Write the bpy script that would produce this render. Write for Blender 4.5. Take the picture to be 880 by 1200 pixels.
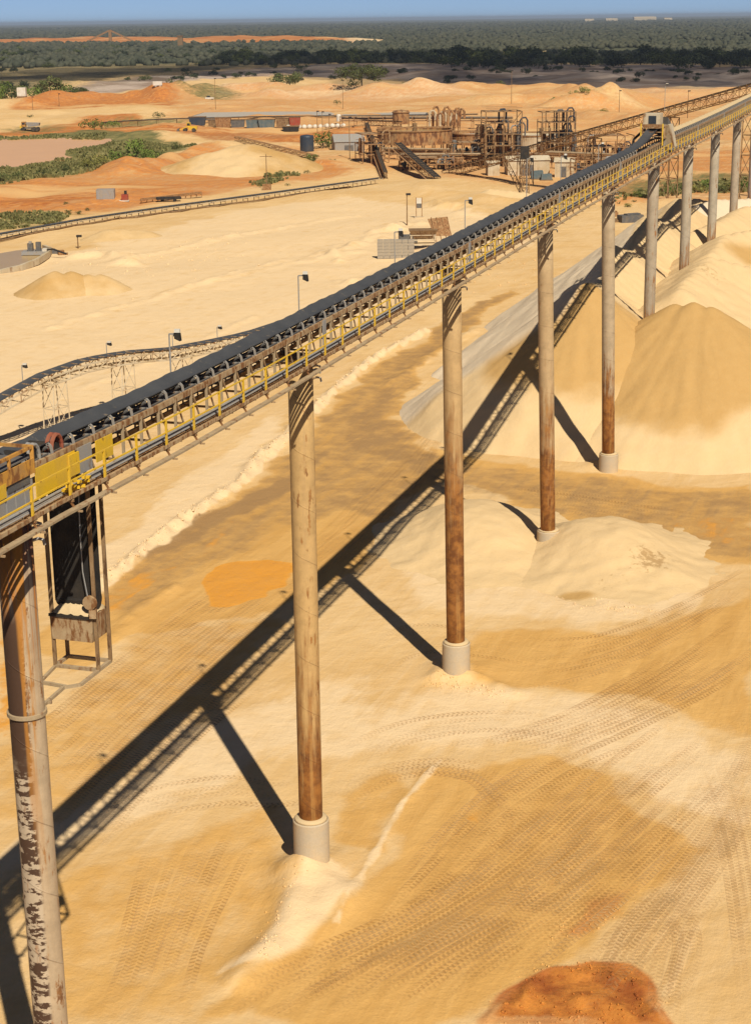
import bpy, bmesh, math, random
import numpy as np
from mathutils import Vector, Matrix
random.seed(7); rng=np.random.default_rng(11)
for o in list(bpy.data.objects): bpy.data.objects.remove(o)
S=bpy.context.scene; COL=S.collection

# ------------------------------------------------------------------ camera
FPX=1976.67; PITCH=0.284457767; ROLL=-0.013068643; HC=42.0
FW=Vector((0,math.cos(PITCH),-math.sin(PITCH))); R0=Vector((1,0,0)); U0=R0.cross(FW)
RT=R0*math.cos(ROLL)+U0*math.sin(ROLL); UP=R0*-math.sin(ROLL)+U0*math.cos(ROLL)
cam=bpy.data.cameras.new('camera'); camo=bpy.data.objects.new('camera',cam); COL.objects.link(camo)
cam.sensor_fit='VERTICAL'; cam.sensor_height=36; cam.lens=FPX/1200*36; cam.clip_start=1; cam.clip_end=120000
M=Matrix((RT,UP,-FW)).transposed().to_4x4(); M.translation=Vector((0,0,HC)); camo.matrix_world=M
S.camera=camo
# ------------------------------------------------------------------ sky, sun, exposure
SUN_EL=math.radians(47.8); SUN_AZ=math.radians(161.6)   # azimuth clockwise from +Y, towards the sun
W=bpy.data.worlds.new('World'); S.world=W; W.use_nodes=True
nt=W.node_tree; sky=nt.nodes.new('ShaderNodeTexSky'); sky.sky_type='NISHITA'; sky.sun_disc=False
sky.sun_elevation=SUN_EL; sky.sun_rotation=SUN_AZ; sky.altitude=0; sky.air_density=.24; sky.dust_density=0.15; sky.ozone_density=2.2
nt.links.new(sky.outputs[0],nt.nodes['Background'].inputs[0]); nt.nodes['Background'].inputs[1].default_value=0.074
sl=bpy.data.lights.new('sun','SUN'); sl.energy=5.0; sl.angle=math.radians(.5); sl.color=(1,.925,.80)
so=bpy.data.objects.new('sun',sl); COL.objects.link(so)
TS=Vector((math.sin(SUN_AZ)*math.cos(SUN_EL),math.cos(SUN_AZ)*math.cos(SUN_EL),math.sin(SUN_EL)))
so.rotation_euler=TS.to_track_quat('Z','Y').to_euler(); so.location=(60,-180,220)
S.view_settings.view_transform='Standard'; S.view_settings.look='None'; S.view_settings.exposure=0.12; S.view_settings.gamma=1
S.cycles.max_bounces=6; S.cycles.volume_bounces=0; S.cycles.transparent_max_bounces=16

# ------------------------------------------------------------------ survey helper: where a sight line meets level z
def site(x,y,z=0.):
    v=FW*FPX+RT*(x-440)+UP*(600-y); t=(z-HC)/v.z
    return Vector((v.x*t,v.y*t,z))
def at_depth(x,y,Y):
    v=FW*FPX+RT*(x-440)+UP*(600-y); t=Y/v.y
    return Vector((v.x*t,Y,HC+v.z*t))
def sites(*pts): return [site(*p) for p in pts]

# ------------------------------------------------------------------ noise
def _h(ix,iy,s):
    n=(ix*374761393+iy*668265263+s*974711)&0xffffffff
    n=((n^(n>>13))*1274126177)&0xffffffff
    return ((n^(n>>16))&0xffff)/65535.
def vnoise(x,y,s=0):
    x=np.asarray(x,float);y=np.asarray(y,float)
    ix=np.floor(x).astype(np.int64);iy=np.floor(y).astype(np.int64);fx=x-ix;fy=y-iy
    fx=fx*fx*(3-2*fx);fy=fy*fy*(3-2*fy)
    a=_h(ix,iy,s);b=_h(ix+1,iy,s);c=_h(ix,iy+1,s);d=_h(ix+1,iy+1,s)
    return (a*(1-fx)+b*fx)*(1-fy)+(c*(1-fx)+d*fx)*fy-.5
def fbm(x,y,sc,o=4,s=0):
    r=0;a=1.
    for i in range(o): r=r+a*vnoise(np.asarray(x)/sc+17*i,np.asarray(y)/sc-9*i,s+i); a*=.5; sc=sc/2.03
    return r
def sstep(a,b,x):
    t=np.clip((x-a)/(b-a),0,1); return t*t*(3-2*t)
def seg_dist(x,y,pl,closed=False):
    """distance to a polyline, plus fraction along"""
    best=np.full(x.shape,1e9); fr=np.zeros(x.shape); n=len(pl); m=n if closed else n-1
    for i in range(m):
        ax,ay=pl[i][0],pl[i][1]; bx,by=pl[(i+1)%n][0],pl[(i+1)%n][1]
        dx,dy=bx-ax,by-ay; L=dx*dx+dy*dy+1e-9
        t=np.clip(((x-ax)*dx+(y-ay)*dy)/L,0,1); d=np.hypot(x-ax-t*dx,y-ay-t*dy)
        k=d<best; best=np.where(k,d,best); fr=np.where(k,(i+t)/m,fr)
    return best,fr
def poly_mask(x,y,pl,w):
    """1 inside, 0 outside, soft over +-w metres"""
    out=np.zeros(x.shape); px=[p[0] for p in pl];py=[p[1] for p in pl]
    k=(x>min(px)-w)&(x<max(px)+w)&(y>min(py)-w)&(y<max(py)+w)
    if not k.any(): return out
    X=x[k];Y=y[k]; d,_=seg_dist(X,Y,pl,True); ins=np.zeros(X.shape,bool); n=len(pl)
    for i in range(n):
        x1,y1=px[i],py[i];x2,y2=px[(i+1)%n],py[(i+1)%n]
        c=((y1>Y)!=(y2>Y))&(X<(x2-x1)*(Y-y1)/(y2-y1+1e-12)+x1); ins^=c
    sd=np.where(ins,d,-d); out[k]=sstep(-w,w,sd); return out

# ------------------------------------------------------------------ mesh builder and bookkeeping
class MB:
    def __init__(s): s.v=[];s.f=[]
    def add(s,vs,fs):
        k=len(s.v); s.v+= [tuple(v) for v in vs]; s.f+=[tuple(i+k for i in f) for f in fs]; return s
    def hexa(s,p):
        return s.add(p,[(0,3,2,1),(4,5,6,7),(0,1,5,4),(1,2,6,5),(2,3,7,6),(3,0,4,7)])
    def box(s,c,d,rz=0):
        c=Vector(c);ca,sa=math.cos(rz),math.sin(rz);x,y,z=d[0]/2,d[1]/2,d[2]/2;P=[]
        for zz in(-z,z):
            for xx,yy in((-x,-y),(x,-y),(x,y),(-x,y)): P.append((c.x+xx*ca-yy*sa,c.y+xx*sa+yy*ca,c.z+zz))
        return s.hexa(P)
    def bar(s,a,b,w,h=None,up=(0,0,1)):
        a=Vector(a);b=Vector(b);h=h or w;d=(b-a).normalized();u=Vector(up)
        if abs(d.dot(u))>.98: u=Vector((1,0,0))
        r=d.cross(u).normalized();u=r.cross(d)
        P=[]
        for q in(a,b):
            for i,j in((-1,-1),(1,-1),(1,1),(-1,1)): P.append(q+r*(i*w/2)+u*(j*h/2))
        return s.hexa(P)
    def tube(s,a,b,r,n=8,r2=None,cap=True):
        a=Vector(a);b=Vector(b);r2=r if r2 is None else r2;d=(b-a).normalized()
        u=Vector((0,0,1)) if abs(d.z)<.95 else Vector((1,0,0));x=d.cross(u).normalized();y=x.cross(d)
        V=[];F=[]
        for q,rr in((a,r),(b,r2)):
            for i in range(n):
                t=2*math.pi*i/n;V.append(q+(x*math.cos(t)+y*math.sin(t))*rr)
        for i in range(n): j=(i+1)%n;F.append((i,n+i,n+j,j))
        if cap: F+= [tuple(range(n)),tuple(range(2*n-1,n-1,-1))]
        return s.add(V,F)
    def path(s,pts,r,n=6):
        pts=[Vector(p) for p in pts];V=[];F=[];m=len(pts);px=None
        for k,p in enumerate(pts):
            d=(pts[min(k+1,m-1)]-pts[max(k-1,0)]).normalized()
            if px is None: u=Vector((0,0,1)) if abs(d.z)<.95 else Vector((1,0,0)); x=d.cross(u).normalized()
            else: x=(px-d*px.dot(d)).normalized()
            px=x;y=x.cross(d)
            for i in range(n): t=2*math.pi*i/n;V.append(p+(x*math.cos(t)+y*math.sin(t))*r)
        for k in range(m-1):
            for i in range(n): j=(i+1)%n;F.append((k*n+i,(k+1)*n+i,(k+1)*n+j,k*n+j))
        F+=[tuple(range(n)),tuple(range(m*n-1,(m-1)*n-1,-1))]
        return s.add(V,F)
    def lathe(s,c,prof,n=24,cap=True):
        c=Vector(c);V=[];F=[];m=len(prof)
        for r,z in prof:
            for i in range(n): t=2*math.pi*i/n;V.append((c.x+r*math.cos(t),c.y+r*math.sin(t),c.z+z))
        for k in range(m-1):
            for i in range(n): j=(i+1)%n;F.append((k*n+i,k*n+j,(k+1)*n+j,(k+1)*n+i))
        if cap: F+=[tuple(range(n-1,-1,-1)),tuple(range((m-1)*n,m*n))]
        return s.add(V,F)
    def build(s,name,mat,parent=None,smooth=False,label=None,kind=None):
        off=Vector(parent.matrix_world.translation) if parent else Vector((0,0,0))
        if parent:
            off=Vector((0,0,0));q=parent
            while q: off+=q.location;q=q.parent
        me=bpy.data.meshes.new(name); me.from_pydata([(v[0]-off.x,v[1]-off.y,v[2]-off.z) for v in s.v],[],s.f)
        if mat: me.materials.append(mat)
        if smooth: me.polygons.foreach_set('use_smooth',[True]*len(me.polygons))
        me.update(); o=bpy.data.objects.new(name,me); COL.objects.link(o); o.parent=parent
        if label:o['label']=label
        if kind:o['kind']=kind
        return o
def thing(name,label,cat,loc=(0,0,0),group=None):
    o=bpy.data.objects.new(name,None); COL.objects.link(o); o.location=loc; o.empty_display_size=.5
    o['label']=label;o['category']=cat
    if group:o['group']=group
    return o
def tag(o,label,cat,group=None,kind=None):
    if label:o['label']=label
    if cat:o['category']=cat
    if group:o['group']=group
    if kind:o['kind']=kind
    return o
def dup(o,parent=None,loc=None,rz=None):
    c=o.copy(); COL.objects.link(c); c.parent=parent
    if loc is not None:c.location=loc
    if rz is not None:c.rotation_euler.z=rz
    for ch in list(o.children): dup(ch,c)
    return c
def copy_thing(o,label,loc,rz=0,scale=1,group=None):
    c=dup(o,None,loc,rz); c['label']=label
    c.scale=(scale,)*3 if not isinstance(scale,(tuple,list)) else scale
    if group:c['group']=group
    return c

# ------------------------------------------------------------------ materials
class NT:
    def __init__(s,name):
        s.m=bpy.data.materials.new(name);s.m.use_nodes=True;s.t=s.m.node_tree;s.t.nodes.clear()
        s.out=s.n('ShaderNodeOutputMaterial');s.b=s.n('ShaderNodeBsdfPrincipled');s.l(s.b.outputs[0],s.out.inputs[0])
        s.b.inputs['Roughness'].default_value=.8; s.b.inputs['Specular IOR Level'].default_value=.25
    def n(s,t,**k):
        q=s.t.nodes.new(t)
        for a,b in k.items(): setattr(q,a,b)
        return q
    def l(s,a,b): s.t.links.new(a,b)
    def put(s,sock,v):
        if hasattr(v,'is_output') or isinstance(v,bpy.types.NodeSocket): s.l(v,sock)
        else:
            if isinstance(v,(tuple,list)) and len(v)==3 and sock.type=='RGBA': v=(*v,1)
            sock.default_value=v
    def math(s,op,a,b=0.,c=0.,clamp=False):
        q=s.n('ShaderNodeMath',operation=op,use_clamp=clamp)
        for i,v in enumerate((a,b,c)): s.put(q.inputs[i],v)
        return q.outputs[0]
    def mix(s,f,a,b,bt='MIX'):
        q=s.n('ShaderNodeMix',data_type='RGBA',blend_type=bt); s.put(q.inputs[0],f);s.put(q.inputs[6],a);s.put(q.inputs[7],b);return q.outputs[2]
    def coord(s,k='Object'): return s.n('ShaderNodeTexCoord').outputs[k]
    def map(s,v,scale=(1,1,1),rot=(0,0,0)):
        if any(rot):
            a=s.n('ShaderNodeMapping');s.l(v,a.inputs[0]);a.inputs['Rotation'].default_value=rot;v=a.outputs[0]
        q=s.n('ShaderNodeMapping');s.l(v,q.inputs[0]);q.inputs['Scale'].default_value=scale;return q.outputs[0]
    def noise(s,v,sc,det=4,rough=.55,dist=0):
        q=s.n('ShaderNodeTexNoise');q.inputs['Scale'].default_value=sc;q.inputs['Detail'].default_value=det;q.inputs['Roughness'].default_value=rough
        q.inputs['Distortion'].default_value=dist
        if v is not None:s.l(v,q.inputs['Vector'])
        return q.outputs['Fac']
    def step(s,x,a,b,lo=0,hi=1):
        q=s.n('ShaderNodeMapRange',interpolation_type='SMOOTHSTEP');s.put(q.inputs[0],x);q.inputs[1].default_value=a;q.inputs[2].default_value=b;q.inputs[3].default_value=lo;q.inputs[4].default_value=hi;return q.outputs[0]
    def attr(s,n,fac=True):
        q=s.n('ShaderNodeAttribute');q.attribute_name=n;return q.outputs['Fac'] if fac else q.outputs['Color']
    def bump(s,h,st=.4,d=.05,prev=None):
        q=s.n('ShaderNodeBump');q.inputs['Strength'].default_value=st;q.inputs['Distance'].default_value=d;s.l(h,q.inputs['Height'])
        if prev is not None:s.l(prev,q.inputs['Normal'])
        return q.outputs[0]
    def col(s,c): s.put(s.b.inputs['Base Color'],c);return s
    def nor(s,c): s.l(c,s.b.inputs['Normal'])
    def rough(s,v): s.put(s.b.inputs['Roughness'],v)
    def sep(s,v):
        q=s.n('ShaderNodeSeparateXYZ');s.l(v,q.inputs[0]);return q.outputs
def hexc(h):
    r=[int(h[i:i+2],16)/255 for i in(0,2,4)]; return tuple(c/12.92 if c<=.04045 else ((c+.055)/1.055)**2.4 for c in r)

def worn(name,base,dirt,rust=None,sc=1.2,rough=.7,amt=.5,metal=0,rust_amt=.35,spec=.3):
    q=NT(name);v=q.coord('Object');n1=q.noise(v,sc,6,.6);c=q.mix(q.step(n1,.35,.7,0,amt*1.2),base,dirt)
    n2=q.noise(q.map(v,(1,1,.35)),sc*2.7,5,.65)
    if rust: c=q.mix(q.step(n2,.62-rust_amt*.35,.75-rust_amt*.3),c,rust)
    n3=q.noise(v,sc*14,3); c=q.mix(.35,c,q.mix(n3,(.25,.25,.25),(1,1,1)),'MULTIPLY'); q.col(c)
    q.rough(q.step(n2,.3,.8,rough-.1,min(1,rough+.15))); q.b.inputs['Metallic'].default_value=metal;q.b.inputs['Specular IOR Level'].default_value=spec
    q.nor(q.bump(n3,.25,.02)); return q.m
MT={}
MT['rust']=worn('rusty_steel',(.30,.145,.055),(.42,.26,.12),(.15,.06,.022),2,.85,.8)
MT['chord']=worn('sandy_rusty_steel',(.42,.27,.135),(.50,.36,.20),(.24,.105,.035),1.6,.8,.9,rust_amt=.5)
MT['beige']=worn('dusty_beige_steel',(.45,.34,.20),(.33,.23,.13),(.24,.11,.045),1.1,.75,.6,rust_amt=.25)
MT['brown']=worn('brown_steel',(.23,.135,.06),(.34,.22,.11),(.12,.06,.025),1.5,.85,.7)
MT['grey']=worn('galvanised_steel',(.36,.35,.33),(.42,.35,.25),(.25,.16,.09),1.4,.55,.6,metal=.15,rust_amt=.15)
MT['slate']=worn('dark_grey_steel',(.11,.11,.11),(.20,.17,.13),(.16,.09,.05),1.4,.6,.7,rust_amt=.15)
MT['yellow']=worn('safety_yellow_paint',(.80,.50,.025),(.60,.38,.08),(.25,.11,.03),1.3,.55,.4,rust_amt=.08)
MT['orange']=worn('rusty_orange_paint',(.62,.30,.05),(.42,.24,.09),(.25,.10,.03),1.5,.65,.7,rust_amt=.45)
MT['dark']=worn('black_dusty_steel',(.022,.02,.018),(.06,.045,.03),None,1.2,.75,.6)
MT['concrete']=worn('sandy_concrete',(.53,.44,.31),(.62,.47,.28),None,.8,.9,.8,spec=.2)
MT['block']=worn('grey_concrete_block',(.30,.28,.25),(.42,.35,.25),None,.6,.9,.7,spec=.2)
MT['white']=worn('dusty_white_paint',(.72,.68,.58),(.58,.47,.32),None,.5,.6,.6)
MT['cream']=worn('cream_cladding',(.62,.52,.36),(.5,.37,.2),(.3,.17,.08),.3,.7,.6,rust_amt=.2)
MT['teal']=worn('blue_grey_tarpaulin',(.10,.14,.15),(.22,.20,.15),None,.6,.7,.5)
MT['navy']=worn('dark_blue_paint',(.035,.05,.075),(.10,.09,.07),None,.3,.5,.4)
MT['red']=worn('dull_red_paint',(.35,.06,.03),(.3,.15,.08),None,.6,.6,.5)
MT['tanorange']=worn('orange_brown_tank',(.42,.20,.07),(.38,.25,.12),(.16,.07,.03),.35,.8,.8,rust_amt=.5)
MT['glass']=worn('dark_window_glass',(.03,.035,.04),(.10,.09,.07),None,.5,.2,.3,spec=.6)
MT['tyre']=worn('dusty_tyre_rubber',(.03,.028,.025),(.16,.12,.07),None,.9,.9,.5)
def m_belt():
    q=NT('conveyor_belt_rubber');v=q.coord('Object');n=q.noise(q.map(v,(.6,.6,.6)),1.3,6,.6)
    c=q.mix(n,(.040,.043,.048),(.085,.085,.085));n2=q.noise(v,2.2,5,.7);c=q.mix(q.step(n2,.60,.72),c,(.20,.16,.11))
    q.col(c);q.rough(.55);q.nor(q.bump(n2,.2,.02));return q.m
MT['belt']=m_belt()
def m_loadsand():
    q=NT('moist_sand');v=q.coord('Object');n=q.noise(v,1.5,6,.6);q.col(q.mix(n,(.50,.36,.18),(.62,.47,.27)));q.rough(.95);q.nor(q.bump(n,.5,.1));return q.m
MT['sandload']=m_loadsand()

# --- sand: shared colour logic for ground, heaps and tyre tracks
C_SAND=(.61,.385,.155); C_SAND2=(.675,.455,.210); C_DAMP=(.54,.295,.080); C_PALE=(.715,.51,.275); C_ORANGE=(.70,.285,.022)
C_RED=(.36,.105,.026); C_RED2=(.58,.235,.055)
def sand_colour(q,v):
    big=q.noise(v,.055,6,.6); mid=q.noise(v,.5,6,.62); fine=q.noise(v,5,5,.65)
    streak=q.noise(q.map(v,(1.5,.17,1),(0,0,.36)),.5,6,.62,.8)     # dragged along the haul road
    sw=q.noise(q.map(v,(.13,1.0,1),(0,0,-.45)),.36,6,.6,1.6)
    wob=q.math('ADD',q.math('MULTIPLY',q.math('SUBTRACT',mid,.5),.85),q.math('MULTIPLY',q.math('SUBTRACT',streak,.5),.75))
    def m(a,w=.22,k=1.):
        x=q.math('ADD',q.attr(a),q.math('MULTIPLY',wob,k));return q.step(x,.5-w,.5+w)
    c=q.mix(q.step(big,.35,.65),C_SAND,C_SAND2); c=q.mix(q.step(streak,.35,.75,0,.55),c,C_PALE)
    c=q.mix(q.step(mid,.45,.8,0,.4),c,(.54,.315,.10)); c=q.mix(q.step(sw,.50,.74,0,.42),c,(.53,.31,.105)); c=q.mix(q.step(sw,.46,.30,0,.4),c,(.72,.50,.25))
    dm=m('damp',.20,.75); c=q.mix(q.math('MULTIPLY',dm,.93),c,q.mix(q.step(streak,.3,.7),C_DAMP,(.63,.365,.112)))
    c=q.mix(q.math('MULTIPLY',m('mud',.3),.8),c,(.27,.16,.072))
    c=q.mix(m('pale',.3),c,q.mix(mid,C_PALE,(.74,.545,.315)))
    c=q.mix(q.math('MULTIPLY',m('orange',.13,.8),.95),c,q.mix(mid,C_ORANGE,(.62,.30,.06)))
    band=q.noise(q.map(v,(.30,1,1)),.030,6,.62); bw=q.math('MULTIPLY',q.math('SUBTRACT',band,.5),2.2)
    rs=q.mix(q.step(mid,.3,.7),C_RED,C_RED2); rs=q.mix(q.step(streak,.55,.75),rs,(.66,.40,.17)); rs=q.mix(q.step(band,.50,.64),rs,(.62,.37,.15)); rs=q.mix(q.step(band,.44,.36,0,.7),rs,(.30,.10,.03))
    xr=q.math('ADD',q.math('ADD',q.attr('red'),q.math('MULTIPLY',wob,.7)),q.math('MULTIPLY',bw,.55)); c=q.mix(q.step(xr,.22,.78),c,rs); rk=q.math('ADD',q.attr('red'),q.math('MULTIPLY',wob,1.2)); c=q.mix(q.step(rk,1.0,1.5),c,q.mix(q.step(mid,.32,.66),(.27,.075,.018),(.56,.215,.040)))
    return c,big,mid,fine,streak,dm,m
def m_ground():
    q=NT('sand_ground');v=q.coord('Object');c,big,mid,fine,streak,dm,m=sand_colour(q,v)
    tl=q.noise(q.map(v,(1,1.5,1)),.02,7,.65)
    c=q.mix(m('tail',.25,.6),c,q.mix(q.step(tl,.35,.7),(.25,.17,.12),(.48,.38,.30)))
    gn=q.noise(v,.25,7,.7); c=q.mix(m('grass',.3,1.2),c,q.mix(q.step(gn,.3,.7),(.085,.095,.030),(.24,.20,.075)))
    fo=q.noise(v,.018,8,.72);fc=q.mix(q.step(fo,.35,.68),(.045,.055,.028),(.135,.125,.065)); fb=q.noise(q.map(v,(1,.35,1)),.0011,5,.6)
    fc=q.mix(q.step(fb,.60,.72,0,.6),fc,(.30,.20,.10)); c=q.mix(m('forest',.3,.5),c,fc)
    q.col(c);q.rough(q.step(q.attr('orange'),.4,.9,.95,.5));q.b.inputs['Specular IOR Level'].default_value=.15
    b=q.bump(mid,.5,.35);b=q.bump(streak,.25,.22,b);b=q.bump(fine,.55,.06,b);q.nor(b);return q.m
MT['ground']=m_ground()
def m_heap():
    q=NT('stockpiled_sand');v=q.coord('Object');mid=q.noise(v,.45,6,.62);fine=q.noise(v,4,5,.65)
    run=q.noise(q.map(v,(1,1,.12)),1.1,5,.6)
    c=q.mix(mid,(.595,.415,.205),(.66,.475,.25)); c=q.mix(q.step(run,.45,.75,0,.35),c,(.64,.475,.27))
    x=q.math('ADD',q.attr('damp'),q.math('MULTIPLY',q.math('SUBTRACT',mid,.5),.45)); d=q.step(x,.25,.75)
    c=q.mix(d,c,q.mix(run,(.445,.262,.090),(.50,.315,.120)))
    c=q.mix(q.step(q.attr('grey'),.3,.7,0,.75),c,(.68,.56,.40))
    x=q.math('ADD',q.attr('clod'),q.math('MULTIPLY',q.math('SUBTRACT',q.noise(v,1.7,5,.7),.5),1.6)); c=q.mix(q.step(x,.55,.8,0,.7),c,(.33,.19,.07))
    q.col(c);q.rough(.97);q.b.inputs['Specular IOR Level'].default_value=.1
    b=q.bump(mid,.4,.3);b=q.bump(run,.3,.12,b);q.nor(q.bump(fine,.5,.06,b));return q.m
MT['heap']=m_heap()
def m_track():
    q=NT('tyre_printed_sand');v=q.coord('Object');c,big,mid,fine,streak,dm,m=sand_colour(q,v)
    uv=q.n('ShaderNodeUVMap').outputs[0];X=q.sep(uv); u,w=X[0],X[1]           # u metres along, w -1..1 across
    aw=q.math('ABSOLUTE',w); ph=q.math('ADD',u,q.math('MULTIPLY',aw,.15)); ph=q.math('ADD',ph,q.math('MULTIPLY',q.math('SUBTRACT',fine,.5),.10))
    side=q.math('MULTIPLY',q.math('GREATER_THAN',w,0.),.16)
    t=q.math('PINGPONG',q.math('ADD',ph,side),.16); lug=q.step(t,.035,.085)        # 1 = ridge left standing, 0 = lug print
    gap=q.step(aw,.03,.14); lug=q.math('MAXIMUM',lug,q.math('SUBTRACT',1.,gap))
    side_e=q.step(aw,.80,.98)
    patch=q.step(q.noise(v,.22,6,.7),.30,.66)
    c=q.mix(q.math('MULTIPLY',q.math('SUBTRACT',1.,lug),.62),c,q.mix(.6,c,(.34,.155,.028)));c=q.mix(q.math('MULTIPLY',lug,.16),c,(.78,.55,.27))
    c=q.mix(q.math('MULTIPLY',q.step(aw,.62,.8),q.step(aw,.98,.82)),c,q.mix(.22,c,(.72,.52,.28)))
    tn=q.attr('tint'); c=q.mix(q.step(tn,0,1,0,.34),c,(.76,.54,.275)); c=q.mix(q.step(tn,0,-1,0,.14),c,(.36,.195,.055))
    q.col(c);q.rough(.95);q.b.inputs['Specular IOR Level'].default_value=.12
    b=q.bump(mid,.4,.3);b=q.bump(fine,.4,.04,b);b=q.bump(lug,.38,.04,b);q.nor(b)
    a=q.math('MULTIPLY',q.math('SUBTRACT',1.,side_e),q.attr('fade'));a=q.math('MULTIPLY',a,q.step(patch,0,1,.18,1)); edg=q.math('MULTIPLY',q.step(aw,.66,.8),q.step(aw,.98,.84)); a=q.math('MULTIPLY',a,q.math('MAXIMUM',q.math('MULTIPLY',edg,.45),q.step(lug,0,1,1.,.10)));a=q.math('MULTIPLY',a,q.step(q.attr('orange'),.35,.6,1,0))
    q.put(q.b.inputs['Alpha'],a);return q.m
MT['track']=m_track()
def m_water(name,c,rough):
    q=NT(name);v=q.coord('Object');n=q.noise(v,.08,4);q.col(q.mix(n,c,tuple(k*1.18 for k in c)));q.rough(rough);q.b.inputs['Specular IOR Level'].default_value=.12
    q.nor(q.bump(q.noise(v,1.5,3),.08,.05));return q.m
MT['pond']=m_water('silty_pond_water',(.60,.345,.165),.35); MT['tankwater']=m_water('tank_water',(.40,.26,.10),.2); MT['greywater']=m_water('grey_process_water',(.44,.38,.29),.4)
def m_leaf(name,a,b):
    q=NT(name);v=q.coord('Object');oi=q.n('ShaderNodeObjectInfo').outputs['Random'];n=q.noise(v,.9,4,.6)
    g=q.n('ShaderNodeNewGeometry').outputs['Random Per Island']
    lg=q.noise(q.map(v,(.35,1,1)),.006,4,.6); c=q.mix(q.math('ADD',q.math('MULTIPLY',n,.4),q.math('MULTIPLY',g,.6)),a,b); c=q.mix(q.step(lg,.42,.62,0,.25 if name=='far_canopy' else 0),c,(.11,.095,.05));hs=q.n('ShaderNodeHueSaturation');q.l(c,hs.inputs['Color']);q.put(hs.inputs['Value'],q.step(oi,0,1,.8,1.2));q.col(hs.outputs[0]);q.rough(.75)
    q.b.inputs['Specular IOR Level'].default_value=.15;return q.m
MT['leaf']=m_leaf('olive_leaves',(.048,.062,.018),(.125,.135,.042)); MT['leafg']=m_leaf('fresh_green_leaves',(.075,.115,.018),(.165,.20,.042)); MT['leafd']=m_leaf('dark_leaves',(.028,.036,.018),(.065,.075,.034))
MT['leafy']=m_leaf('yellow_green_leaves',(.15,.15,.03),(.26,.23,.06)); MT['leaff']=m_leaf('far_canopy',(.030,.037,.024),(.080,.080,.050))
MT['reed']=m_leaf('dry_reeds',(.07,.08,.022),(.26,.22,.085)); MT['bark']=worn('bark',(.11,.08,.05),(.17,.13,.08),None,1,.9,.6)
def m_cloud():
    q=NT('cloud');q.col((.85,.86,.88));q.rough(1);q.b.inputs['Alpha'].default_value=.24;return q.m

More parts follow.
